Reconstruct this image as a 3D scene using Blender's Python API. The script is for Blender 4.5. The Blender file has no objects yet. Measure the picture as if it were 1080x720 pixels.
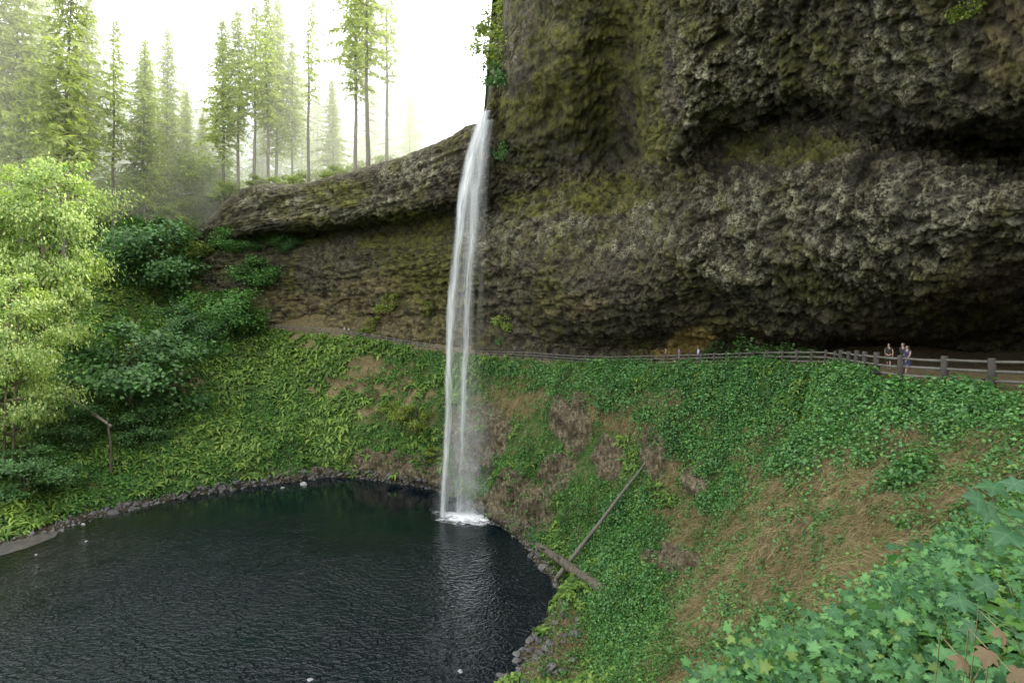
import bpy, math, random
import numpy as np
from mathutils import Vector, Matrix
from mathutils.bvhtree import BVHTree

random.seed(7)
rng = np.random.default_rng(7)
sc = bpy.context.scene
COL = sc.collection
F = 600.0                                   # focal length in units of the 1080 px wide photograph


def P(px, py, d):
    return np.array([(px - 540.0) / F * d, d, (360.0 - py) / F * d], dtype=float)


def to_px(v):
    d = np.maximum(v[..., 1], 0.3)
    return 540 + F * v[..., 0] / d, 360 - F * v[..., 2] / d


# ------------------------------------------------------------------ noise
def _hash(ix, iy, iz, seed):
    h = (ix.astype(np.int64) * 374761393 + iy.astype(np.int64) * 668265263 + iz.astype(np.int64) * 2147483647 + seed * 1274126177) & 0xFFFFFFFF
    h = ((h ^ (h >> 13)) * 1274126177) & 0xFFFFFFFF
    h = ((h ^ (h >> 16)) * 2246822519) & 0xFFFFFFFF
    return (h ^ (h >> 15)) & 0xFFFFFFFF


def vnoise(p, seed=0):
    f = np.floor(p); t = p - f; t = t * t * t * (t * (t * 6 - 15) + 10)
    i = f.astype(np.int64)
    out = 0
    for dx in (0, 1):
        wx = t[..., 0] if dx else 1 - t[..., 0]
        for dy in (0, 1):
            wy = t[..., 1] if dy else 1 - t[..., 1]
            for dz in (0, 1):
                wz = t[..., 2] if dz else 1 - t[..., 2]
                out = out + wx * wy * wz * (_hash(i[..., 0] + dx, i[..., 1] + dy, i[..., 2] + dz, seed) / 4294967295.0)
    return out * 2 - 1


def fbm(p, octv=4, seed=0, gain=0.5):
    a, s, out = 1.0, 0.0, 0
    q = np.array(p, dtype=float)
    for k in range(octv):
        out = out + a * vnoise(q + 17.3 * k, seed + k); s += a
        a *= gain; q = q * 2.03
    return out / s


def voro(p, seed=0):
    """distance to nearest and second nearest feature point, and a random value of the cell"""
    f = np.floor(p); i = f.astype(np.int64)
    d1 = np.full(p.shape[:-1], 9.0); d2 = np.full(p.shape[:-1], 9.0); cid = np.zeros(p.shape[:-1])
    for dx in (-1, 0, 1):
        for dy in (-1, 0, 1):
            for dz in (-1, 0, 1):
                cx, cy, cz = i[..., 0] + dx, i[..., 1] + dy, i[..., 2] + dz
                h = _hash(cx, cy, cz, seed)
                ox = (h & 1023) / 1023.0; oy = ((h >> 10) & 1023) / 1023.0; oz = ((h >> 20) & 1023) / 1023.0
                dd = np.sqrt((cx + ox - p[..., 0]) ** 2 + (cy + oy - p[..., 1]) ** 2 + (cz + oz - p[..., 2]) ** 2)
                near = dd < d1
                d2 = np.where(near, d1, np.minimum(d2, dd))
                cid = np.where(near, (h & 65535) / 65535.0, cid)
                d1 = np.where(near, dd, d1)
    return d1, d2, cid


def sstep(a, b, x):
    t = np.clip((x - a) / (b - a), 0, 1)
    return t * t * (3 - 2 * t)


# ------------------------------------------------------------------ lofting
def hermite_axis(A, pos, samples):
    """A: (N, ..., K) control values at positions pos (N,), evaluate at samples along axis 0"""
    N = A.shape[0]
    h = np.diff(pos)
    sl = (A[1:] - A[:-1]) / h.reshape((-1,) + (1,) * (A.ndim - 1))
    m = np.zeros_like(A)
    m[0] = sl[0]; m[-1] = sl[-1]
    for k in range(1, N - 1):
        m[k] = (sl[k - 1] * h[k] + sl[k] * h[k - 1]) / (h[k] + h[k - 1])
    idx = np.clip(np.searchsorted(pos, samples, side='right') - 1, 0, N - 2)
    hh = h[idx]
    sh = (-1,) + (1,) * (A.ndim - 1)
    t = ((samples - pos[idx]) / hh).reshape(sh)
    hh = hh.reshape(sh)
    return ((2 * t ** 3 - 3 * t ** 2 + 1) * A[idx] + (t ** 3 - 2 * t ** 2 + t) * hh * m[idx]
            + (-2 * t ** 3 + 3 * t ** 2) * A[idx + 1] + (t ** 3 - t ** 2) * hh * m[idx + 1])


def spread(counts):
    out = []
    for k, c in enumerate(counts):
        out += [k + j / c for j in range(c)]
    out.append(float(len(counts)))
    return np.array(out)


def grid_normals(G):
    du = np.gradient(G, axis=0); dv = np.gradient(G, axis=1)
    n = np.cross(du, dv)
    return n / np.maximum(np.linalg.norm(n, axis=-1, keepdims=True), 1e-9)


def grid_faces(U, V):
    a = np.arange(U * V).reshape(U, V)
    return np.stack([a[:-1, :-1], a[1:, :-1], a[1:, 1:], a[:-1, 1:]], axis=-1).reshape(-1, 4)


# ------------------------------------------------------------------ mesh + object helpers
def mesh_np(name, verts, faces, mat=None, smooth=False, attrs=None, uv=None):
    """faces: int array (n, k); all faces have k corners"""
    verts = np.asarray(verts, dtype=np.float32).reshape(-1, 3)
    faces = np.asarray(faces, dtype=np.int32)
    me = bpy.data.meshes.new(name)
    n, k = faces.shape
    me.vertices.add(len(verts)); me.vertices.foreach_set('co', verts.ravel())
    me.loops.add(n * k); me.loops.foreach_set('vertex_index', faces.ravel())
    me.polygons.add(n)
    me.polygons.foreach_set('loop_start', np.arange(0, n * k, k, dtype=np.int32))
    if smooth:
        me.polygons.foreach_set('use_smooth', np.ones(n, dtype=bool))
    if mat:
        me.materials.append(mat)
    for an, arr in (attrs or {}).items():
        at = me.attributes.new(an, 'FLOAT_COLOR', 'POINT')
        c = np.ones((len(verts), 4), dtype=np.float32); c[:, :3] = arr.reshape(-1, 3)
        at.data.foreach_set('color', c.ravel())
    if uv is not None:
        ul = me.uv_layers.new(name='UVMap')
        ul.data.foreach_set('uv', np.asarray(uv, dtype=np.float32)[faces.ravel()].ravel())
    me.update(calc_edges=True)
    return me


class MB:
    """collects polygons of any size into one mesh"""
    def __init__(s):
        s.v = []; s.f = []

    def add(s, verts, faces):
        b = len(s.v)
        s.v += [tuple(map(float, q)) for q in verts]
        s.f += [tuple(b + i for i in q) for q in faces]

    def tube(s, pts, radii, sides=8, cap=True, jit=0.0, rnd=random):
        pts = [Vector(p) for p in pts]
        up = Vector((0, 0, 1))
        rings = []
        side = None
        for i, p in enumerate(pts):
            t = (pts[min(i + 1, len(pts) - 1)] - pts[max(i - 1, 0)])
            t = t.normalized() if t.length > 1e-9 else Vector((0, 0, 1))
            if side is None:
                side = t.cross(up if abs(t.dot(up)) < 0.9 else Vector((1, 0, 0))).normalized()
            else:
                side = (side - t * side.dot(t)).normalized()
            w = t.cross(side)
            ring = []
            for k in range(sides):
                a = 2 * math.pi * k / sides
                r = radii[i] * (1 + (rnd.uniform(-jit, jit) if jit else 0))
                ring.append(p + side * (math.cos(a) * r) + w * (math.sin(a) * r))
            rings.append(ring)
        vs = [q for r in rings for q in r]
        fs = []
        for i in range(len(pts) - 1):
            for k in range(sides):
                a = i * sides + k; b = i * sides + (k + 1) % sides
                fs.append((a, b, b + sides, a + sides))
        if cap:
            fs.append(tuple(reversed(range(sides))))
            fs.append(tuple((len(pts) - 1) * sides + k for k in range(sides)))
        s.add(vs, fs)

    def mesh(s, name, mat, smooth=True):
        me = bpy.data.meshes.new(name)
        me.from_pydata(s.v, [], s.f)
        me.materials.append(mat)
        if smooth:
            me.polygons.foreach_set('use_smooth', [True] * len(me.polygons))
        me.update()
        return me


def obj(name, me, parent=None, loc=(0, 0, 0), rot=(0, 0, 0), scale=(1, 1, 1)):
    o = bpy.data.objects.new(name, me); COL.objects.link(o)
    o.parent = parent
    o.location = loc; o.rotation_euler = rot
    o.scale = scale if hasattr(scale, '__len__') else (scale,) * 3
    return o


def empty(name, loc=(0, 0, 0), rot=(0, 0, 0), scale=1.0):
    o = bpy.data.objects.new(name, None); COL.objects.link(o)
    o.location = loc; o.rotation_euler = rot; o.scale = (scale,) * 3 if not hasattr(scale, '__len__') else scale
    o.empty_display_size = 0.2
    return o


def tag(o, label, cat, group=None):
    o['label'] = label; o['category'] = cat
    if group:
        o['group'] = group
    return o


def kind(o, k, label=None):
    o['kind'] = k
    if label:
        o['label'] = label
    return o


def dup(root, loc, rotz=0.0, scale=1.0, rotx=0.0, roty=0.0):
    r = root.copy(); COL.objects.link(r)
    r.location = loc; r.rotation_euler = (rotx, roty, rotz)
    r.scale = (scale,) * 3 if not hasattr(scale, '__len__') else scale
    for ch in root.children:
        c = ch.copy(); COL.objects.link(c); c.parent = r
        for g in ch.children:
            e = g.copy(); COL.objects.link(e); e.parent = c
    return r


# ------------------------------------------------------------------ materials
class NT:
    def __init__(s, name):
        s.m = bpy.data.materials.new(name); s.m.use_nodes = True
        s.t = s.m.node_tree; s.t.nodes.clear()
        s.out = s.t.nodes.new('ShaderNodeOutputMaterial')

    def n(s, kind_, ins=None, **props):
        nd = s.t.nodes.new(kind_)
        for k, v in props.items():
            setattr(nd, k, v)
        for k, v in (ins or {}).items():
            s.set(nd, k, v)
        return nd

    def set(s, nd, key, v):
        sock = nd.inputs[key]
        if isinstance(v, bpy.types.NodeSocket):
            s.t.links.new(v, sock)
        else:
            if isinstance(v, tuple) and len(v) == 3 and sock.type == 'RGBA':
                v = v + (1.0,)
            sock.default_value = v

    def math(s, op, a, b=0.0, clamp=False):
        nd = s.n('ShaderNodeMath', operation=op, use_clamp=clamp)
        s.set(nd, 0, a); s.set(nd, 1, b)
        return nd.outputs[0]

    def mix(s, fac, a, b, blend='MIX'):
        nd = s.n('ShaderNodeMix', data_type='RGBA', blend_type=blend)
        s.set(nd, 0, fac); s.set(nd, 6, a); s.set(nd, 7, b)
        return nd.outputs[2]

    def ramp(s, fac, stops, interp='LINEAR'):
        nd = s.n('ShaderNodeValToRGB'); cr = nd.color_ramp; cr.interpolation = interp
        while len(cr.elements) < len(stops):
            cr.elements.new(0.5)
        for e, (p, c) in zip(cr.elements, stops):
            e.position = p; e.color = c if len(c) == 4 else tuple(c) + (1.0,)
        s.set(nd, 0, fac)
        return nd.outputs[0]

    def noise(s, vec, scale, detail=4, rough=0.55, dist=0.0):
        nd = s.n('ShaderNodeTexNoise', {'Vector': vec, 'Scale': scale, 'Detail': detail, 'Roughness': rough, 'Distortion': dist})
        return nd.outputs['Fac']

    def mapping(s, vec, scale=(1, 1, 1), rot=(0, 0, 0)):
        nd = s.n('ShaderNodeMapping', {'Vector': vec, 'Scale': scale, 'Rotation': rot})
        return nd.outputs[0]

    def coord(s, which='Object'):
        return s.n('ShaderNodeTexCoord').outputs[which]

    def rng(s, v, a, b, c=0.0, d=1.0):
        nd = s.n('ShaderNodeMapRange', {0: v, 1: a, 2: b, 3: c, 4: d})
        return nd.outputs[0]

    def finish(s, shader):
        s.t.links.new(shader, s.out.inputs[0])
        return s.m


def leaf_mat(name, dark, light, trans=0.35, rough=0.55, spec=0.35, patch=0.12, tint=None, accent=None, vein=False):
    s = NT(name)
    geo = s.n('ShaderNodeNewGeometry')
    r = geo.outputs['Random Per Island']
    c = s.ramp(r, [(0.0, dark), (0.55, tuple((a + b) / 2 for a, b in zip(dark, light))), (0.93, light)] + ([(0.935, accent), (1.0, accent)] if accent else [(1.0, light)]))
    nz = s.noise(geo.outputs['Position'], patch, 3)
    c = s.mix(s.rng(nz, 0.35, 0.7), c, s.mix(0.55, c, tint or tuple(x * 0.5 for x in dark)))
    if vein:
        at = s.n('ShaderNodeAttribute', attribute_name='vein')
        vf = s.rng(at.outputs['Fac'], 0.82, 0.98)
        c = s.mix(s.math('MULTIPLY', vf, 0.3), c, s.mix(0.5, c, (0.28, 0.42, 0.20)))
        c = s.mix(s.rng(at.outputs['Fac'], 0.05, 0.6, 0.35, 0.0), c, tuple(x * 0.6 for x in dark))
    b = s.n('ShaderNodeBsdfPrincipled', {'Base Color': c, 'Roughness': rough, 'Specular IOR Level': spec})
    tcol = s.mix(1.0, c, (1.25, 1.35, 0.55), 'MULTIPLY')
    t = s.n('ShaderNodeBsdfTranslucent', {'Color': tcol})
    mx = s.n('ShaderNodeMixShader', {0: trans, 1: b.outputs[0], 2: t.outputs[0]})
    return s.finish(mx.outputs[0])


def bark_mat(name, c1, c2, scale=6.0, stretch=0.15, bump=0.5):
    s = NT(name)
    v = s.mapping(s.coord(), (1, 1, stretch))
    nz = s.noise(v, scale, 5, 0.65)
    n2 = s.noise(s.coord(), 0.6, 3)
    c = s.ramp(nz, [(0.3, c1), (0.7, c2)])
    c = s.mix(s.rng(n2, 0.45, 0.75, 0, 0.6), c, (0.05, 0.07, 0.03))
    bm = s.n('ShaderNodeBump', {'Height': nz, 'Strength': bump, 'Distance': 0.05})
    b = s.n('ShaderNodeBsdfPrincipled', {'Base Color': c, 'Roughness': 0.85, 'Normal': bm.outputs[0]})
    return s.finish(b.outputs[0])


def plain_mat(name, c, rough=0.8, var=0.3, scale=12.0):
    s = NT(name)
    nz = s.noise(s.coord(), scale, 4)
    col = s.mix(s.rng(nz, 0.3, 0.7), tuple(x * (1 - var) for x in c), tuple(min(1, x * (1 + var)) for x in c))
    bm = s.n('ShaderNodeBump', {'Height': nz, 'Strength': 0.2, 'Distance': 0.02})
    b = s.n('ShaderNodeBsdfPrincipled', {'Base Color': col, 'Roughness': rough, 'Normal': bm.outputs[0]})
    return s.finish(b.outputs[0])


def cliff_material():
    s = NT('cliff rock')
    at = s.n('ShaderNodeAttribute', attribute_name='mask')
    sep = s.n('ShaderNodeSeparateColor', {0: at.outputs['Color']})
    moss, pale, dark = sep.outputs[0], sep.outputs[1], sep.outputs[2]
    a2 = s.n('ShaderNodeAttribute', attribute_name='relief')
    sep2 = s.n('ShaderNodeSeparateColor', {0: a2.outputs['Color']})
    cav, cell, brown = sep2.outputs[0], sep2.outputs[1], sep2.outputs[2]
    pos = s.coord()
    n1 = s.noise(pos, 0.45, 6, 0.65)
    n2 = s.noise(pos, 3.2, 6, 0.7)
    n3 = s.noise(pos, 1.1, 5, 0.6)
    base = s.ramp(n2, [(0.28, (0.026, 0.022, 0.015)), (0.5, (0.10, 0.086, 0.06)), (0.72, (0.24, 0.21, 0.15))])
    base = s.mix(s.rng(n1, 0.4, 0.65, 0, 0.7), base, s.ramp(n2, [(0.3, (0.035, 0.03, 0.022)), (0.7, (0.13, 0.105, 0.07))]))
    # pale lichen crust on the knobs, dark pits between
    n4 = s.noise(pos, 5.5, 7, 0.78)
    fl = s.rng(s.math('ADD', s.math('ADD', s.math('MULTIPLY', n4, 1.04), s.math('MULTIPLY', cell, 0.10)), s.math('MULTIPLY', s.math('SUBTRACT', n3, 0.5), 0.45)), 0.54, 0.66)
    lowp = s.rng(s.noise(pos, 0.22, 3, 0.6), 0.38, 0.58, 0.3, 1.15)
    pl = s.math('MULTIPLY', s.math('MULTIPLY', fl, lowp), s.math('ADD', s.math('MULTIPLY', pale, 0.85), 0.08), True)
    base = s.mix(pl, base, s.ramp(n2, [(0.25, (0.17, 0.16, 0.125)), (0.75, (0.66, 0.66, 0.60))]))
    base = s.mix(s.rng(n4, 0.49, 0.39, 0.0, 0.9), base, (0.010, 0.009, 0.006))
    # dry brown
    base = s.mix(s.math('MULTIPLY', brown, s.rng(n3, 0.25, 0.6), True), base, s.ramp(n2, [(0.25, (0.08, 0.064, 0.036)), (0.75, (0.38, 0.31, 0.19))]))
    base = s.mix(s.rng(s.math('ADD', brown, s.math('MULTIPLY', n3, 0.4)), 1.25, 1.7), base, s.ramp(n2, [(0.25, (0.16, 0.12, 0.05)), (0.75, (0.52, 0.40, 0.17))]))
    # moss
    nm = s.noise(pos, 0.7, 6, 0.78); nm2 = s.noise(pos, 0.16, 3, 0.6)
    mf = s.math('ADD', s.math('ADD', s.math('MULTIPLY', s.math('SUBTRACT', nm, 0.5), 2.4), s.math('MULTIPLY', s.math('SUBTRACT', nm2, 0.5), 1.2)), s.math('MULTIPLY', moss, 0.9))
    mfac = s.rng(mf, 0.22, 0.80, 0.0, 0.9)
    mcol = s.ramp(n2, [(0.2, (0.020, 0.021, 0.005)), (0.55, (0.105, 0.105, 0.014)), (0.85, (0.25, 0.24, 0.03))])
    base = s.mix(1.0, base, (0.72, 0.70, 0.55), 'MULTIPLY')
    base = s.mix(mfac, base, mcol)
    # crevice shade painted into the clefts, along with damp dirt
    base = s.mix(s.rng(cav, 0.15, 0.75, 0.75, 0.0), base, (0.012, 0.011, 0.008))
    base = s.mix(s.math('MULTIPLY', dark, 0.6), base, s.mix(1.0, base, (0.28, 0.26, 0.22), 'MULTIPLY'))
    b1 = s.n('ShaderNodeBump', {'Height': n2, 'Strength': 0.9, 'Distance': 0.22})
    nf = s.noise(pos, 11.0, 4, 0.7)
    b2 = s.n('ShaderNodeBump', {'Height': nf, 'Strength': 0.55, 'Distance': 0.06, 'Normal': b1.outputs[0]})
    rough = s.rng(s.math('ADD', dark, n3), 0.5, 1.3, 0.9, 0.55)
    b = s.n('ShaderNodeBsdfPrincipled', {'Base Color': base, 'Roughness': rough, 'Specular IOR Level': 0.3, 'Normal': b2.outputs[0]})
    return s.finish(b.outputs[0])


def terrain_material():
    s = NT('slope earth')
    at = s.n('ShaderNodeAttribute', attribute_name='mask')
    sep = s.n('ShaderNodeSeparateColor', {0: at.outputs['Color']})
    green, dry, rock = sep.outputs[0], sep.outputs[1], sep.outputs[2]
    pos = s.coord()
    n1 = s.noise(pos, 0.5, 6, 0.65); n2 = s.noise(pos, 4.0, 6, 0.7); n3 = s.noise(pos, 1.4, 5, 0.6)
    soil = s.ramp(n2, [(0.3, (0.035, 0.028, 0.018)), (0.7, (0.11, 0.085, 0.05))])
    g = s.ramp(n2, [(0.25, (0.012, 0.028, 0.008)), (0.5, (0.04, 0.085, 0.02)), (0.8, (0.10, 0.17, 0.04))])
    g = s.mix(s.rng(n1, 0.45, 0.7, 0, 0.6), g, s.ramp(n2, [(0.3, (0.04, 0.05, 0.012)), (0.7, (0.15, 0.15, 0.045))]))
    d = s.ramp(n2, [(0.25, (0.05, 0.038, 0.018)), (0.5, (0.16, 0.125, 0.062)), (0.8, (0.30, 0.245, 0.125))])
    r = s.ramp(s.noise(s.mapping(pos, (1, 1, 0.35)), 3.0, 7, 0.75), [(0.3, (0.018, 0.014, 0.009)), (0.5, (0.10, 0.082, 0.05)), (0.72, (0.33, 0.28, 0.18))])
    c = s.mix(s.rng(s.math('ADD', green, s.math('MULTIPLY', s.math('SUBTRACT', n3, 0.5), 0.9)), 0.25, 0.6), soil, g)
    c = s.mix(s.rng(s.math('ADD', dry, s.math('MULTIPLY', s.math('SUBTRACT', n3, 0.5), 0.8)), 0.3, 0.62), c, d)
    c = s.mix(s.rng(s.math('ADD', rock, s.math('MULTIPLY', s.math('SUBTRACT', n3, 0.5), 0.7)), 0.35, 0.6), c, r)
    sx = s.n('ShaderNodeSeparateXYZ', {0: s.n('ShaderNodeNewGeometry').outputs['Position']})
    wet = s.rng(s.math('ADD', sx.outputs[2], s.math('MULTIPLY', n3, 1.5)), -24.3, -22.6, 0.2, 1.0)
    wc = s.n('ShaderNodeCombineColor', {0: wet, 1: wet, 2: wet})
    c = s.mix(1.0, c, wc.outputs[0], 'MULTIPLY')
    b1 = s.n('ShaderNodeBump', {'Height': n2, 'Strength': 0.9, 'Distance': 0.25})
    nf = s.noise(pos, 14.0, 4, 0.7)
    b2 = s.n('ShaderNodeBump', {'Height': nf, 'Strength': 0.6, 'Distance': 0.05, 'Normal': b1.outputs[0]})
    b = s.n('ShaderNodeBsdfPrincipled', {'Base Color': c, 'Roughness': 0.9, 'Specular IOR Level': 0.2, 'Normal': b2.outputs[0]})
    return s.finish(b.outputs[0])


def water_material(fx, fy):
    s = NT('pool water')
    geo = s.n('ShaderNodeNewGeometry'); pos = geo.outputs['Position']
    sx = s.n('ShaderNodeSeparateXYZ', {0: pos})
    dx = s.math('SUBTRACT', sx.outputs[0], fx); dy = s.math('SUBTRACT', sx.outputs[1], fy)
    dist = s.math('SQRT', s.math('ADD', s.math('MULTIPLY', dx, dx), s.math('MULTIPLY', dy, dy)))
    wob = s.noise(pos, 0.22, 4, 0.6)
    wob2 = s.noise(pos, 0.9, 3, 0.6)
    ph = s.math('ADD', dist, s.math('ADD', s.math('MULTIPLY', wob, 7.0), s.math('MULTIPLY', wob2, 1.6)))
    w1 = s.math('SUBTRACT', 1.0, s.math('ABSOLUTE', s.math('SINE', s.math('MULTIPLY', ph, 3.4))))
    w2 = s.math('SUBTRACT', 1.0, s.math('ABSOLUTE', s.math('SINE', s.math('MULTIPLY', s.math('ADD', ph, s.math('MULTIPLY', s.math('ADD', dx, dy), 0.22)), 5.6))))
    ch = s.noise(s.mapping(pos, (1.0, 1.7, 1)), 1.9, 3, 0.5)
    gust = s.rng(s.noise(pos, 0.06, 4, 0.6), 0.36, 0.62, 0.12, 1.15)
    # calmer far from the near bank: the gusts run along the near half of the pool
    calm = s.rng(sx.outputs[1], 42.0, 84.0, 1.5, 0.07)
    amp = s.math('MULTIPLY', gust, calm)
    h = s.math('ADD', s.math('ADD', s.math('MULTIPLY', w1, 0.42), s.math('MULTIPLY', w2, 0.26)), s.math('MULTIPLY', ch, 0.95))
    h = s.math('MULTIPLY', h, amp)
    bm = s.n('ShaderNodeBump', {'Height': h, 'Strength': 1.0, 'Distance': 0.19})
    col = s.mix(s.rng(s.noise(pos, 0.05, 2), 0.35, 0.65), (0.001, 0.004, 0.008), (0.002, 0.008, 0.009))
    shal = s.rng(sx.outputs[0], -64.0, -40.0, 1.0, 0.0)
    col = s.mix(s.math('MULTIPLY', shal, 0.7), col, (0.02, 0.019, 0.008))
    b = s.n('ShaderNodeBsdfPrincipled', {'Base Color': col, 'Roughness': 0.03, 'IOR': 1.33, 'Specular IOR Level': 0.5, 'Normal': bm.outputs[0]})
    return s.finish(b.outputs[0])


def fall_material(name, streak_u, streak_v, lo, hi, strength, seed=0.0, edge=0.25, bottom=1.0, taper=0.0):
    """white falling water with streaks in the UV of the sheet; u across, v down"""
    s = NT(name)
    uv = s.coord('UV')
    sp = s.n('ShaderNodeSeparateXYZ', {0: uv})
    u, v = sp.outputs[0], sp.outputs[1]
    off = s.n('ShaderNodeCombineXYZ', {0: s.math('ADD', s.math('MULTIPLY', u, streak_u), seed), 1: s.math('ADD', s.math('MULTIPLY', v, streak_v), seed * 1.7), 2: seed})
    st = s.noise(off.outputs[0], 1.0, 5, 0.62, 0.25)
    off2 = s.n('ShaderNodeCombineXYZ', {0: s.math('ADD', s.math('MULTIPLY', u, streak_u * 4.5), seed), 1: s.math('MULTIPLY', v, streak_v * 6.0), 2: seed + 4.0})
    fine = s.noise(off2.outputs[0], 1.0, 4, 0.7)
    a = s.rng(s.math('ADD', s.math('MULTIPLY', st, 0.72), s.math('MULTIPLY', fine, 0.28)), lo, hi)
    e = s.math('MULTIPLY', s.rng(u, 0.0, edge), s.rng(u, 1.0, 1.0 - edge))
    fade = s.rng(v, 0.0, 1.0, 1.0, bottom)
    al = s.math('MULTIPLY', s.math('MULTIPLY', a, e), s.math('MULTIPLY', fade, strength), True)
    d = s.n('ShaderNodeBsdfDiffuse', {'Color': (0.93, 0.95, 0.97, 1)})
    t = s.n('ShaderNodeBsdfTranslucent', {'Color': (0.93, 0.95, 0.97, 1)})
    w = s.n('ShaderNodeMixShader', {0: 0.5, 1: d.outputs[0], 2: t.outputs[0]})
    tr = s.n('ShaderNodeBsdfTransparent')
    mx = s.n('ShaderNodeMixShader', {0: al, 1: tr.outputs[0], 2: w.outputs[0]})
    return s.finish(mx.outputs[0])


def foam_material():
    s = NT('white foam')
    uv = s.coord('UV')
    sp = s.n('ShaderNodeSeparateXYZ', {0: uv})
    pos = s.coord()
    n = s.noise(s.mapping(pos, (1, 1.6, 1)), 1.1, 6, 0.7, 0.6)
    a = s.math('ADD', s.rng(n, 0.34, 0.66), s.rng(sp.outputs[1], 0.0, 1.0, 0.65, -0.95), True)
    d = s.n('ShaderNodeBsdfDiffuse', {'Color': (0.92, 0.94, 0.96, 1)})
    tr = s.n('ShaderNodeBsdfTransparent')
    mx = s.n('ShaderNodeMixShader', {0: a, 1: tr.outputs[0], 2: d.outputs[0]})
    return s.finish(mx.outputs[0])
# ------------------------------------------------------------------ camera, light, sky
SUN = Vector((0.80, 0.30, 0.84)).normalized()        # towards the sun
cam = bpy.data.cameras.new('camera'); cam.sensor_width = 36.0; cam.lens = 36.0 * F / 1080.0
cam.clip_end = 3000; cam.clip_start = 0.05
co = bpy.data.objects.new('camera', cam); COL.objects.link(co)
co.rotation_euler = (math.pi / 2, 0, 0); sc.camera = co
sl = bpy.data.lights.new('sun', 'SUN'); sl.energy = 5.0; sl.angle = math.radians(0.6); sl.color = (1.0, 0.95, 0.84)
so = bpy.data.objects.new('sun', sl); COL.objects.link(so)
so.rotation_euler = SUN.to_track_quat('Z', 'Y').to_euler()
w = bpy.data.worlds.new('World'); sc.world = w; w.use_nodes = True
nt = w.node_tree; nt.nodes.clear()
wo = nt.nodes.new('ShaderNodeOutputWorld')
sky = nt.nodes.new('ShaderNodeTexSky'); sky.sky_type = 'NISHITA'; sky.sun_disc = False
sky.sun_elevation = math.asin(SUN.z); sky.sun_rotation = math.atan2(SUN.x, SUN.y)
sky.dust_density = 4.0; sky.air_density = 1.0
bg = nt.nodes.new('ShaderNodeBackground'); bg.inputs[1].default_value = 0.15
# thin bright overcast veil over the blue: white cloud mixed into the sky colour
tc = nt.nodes.new('ShaderNodeTexCoord')
nz = nt.nodes.new('ShaderNodeTexNoise'); nz.inputs['Scale'].default_value = 1.6; nz.inputs['Detail'].default_value = 5
nt.links.new(tc.outputs['Generated'], nz.inputs['Vector'])
mr = nt.nodes.new('ShaderNodeMapRange'); mr.inputs[1].default_value = 0.3; mr.inputs[2].default_value = 0.7; mr.inputs[3].default_value = 0.55; mr.inputs[4].default_value = 0.9
nt.links.new(nz.outputs['Fac'], mr.inputs[0])
mx = nt.nodes.new('ShaderNodeMix'); mx.data_type = 'RGBA'
nt.links.new(mr.outputs[0], mx.inputs[0]); nt.links.new(sky.outputs[0], mx.inputs[6]); mx.inputs[7].default_value = (31.0, 31.7, 31.8, 1)
nt.links.new(mx.outputs[2], bg.inputs[0]); nt.links.new(bg.outputs[0], wo.inputs[0])
sc.view_settings.view_transform = 'Standard'; sc.view_settings.look = 'None'; sc.view_settings.exposure = 0
try:
    sc.cycles.use_denoising = True
    sc.cycles.denoiser = 'OPENIMAGEDENOISE'
    sc.cycles.denoising_prefilter = 'ACCURATE'
except Exception:
    pass
sc.cycles.max_bounces = 6; sc.cycles.diffuse_bounces = 3; sc.cycles.glossy_bounces = 2; sc.cycles.transparent_max_bounces = 24
sc.cycles.caustics_reflective = False; sc.cycles.caustics_refractive = False

# ------------------------------------------------------------------ the bowl: stations run clockwise from the near left bank
POOL = -25.0


def W(x, y, z):
    return np.array([x, y, z], dtype=float)


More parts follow.
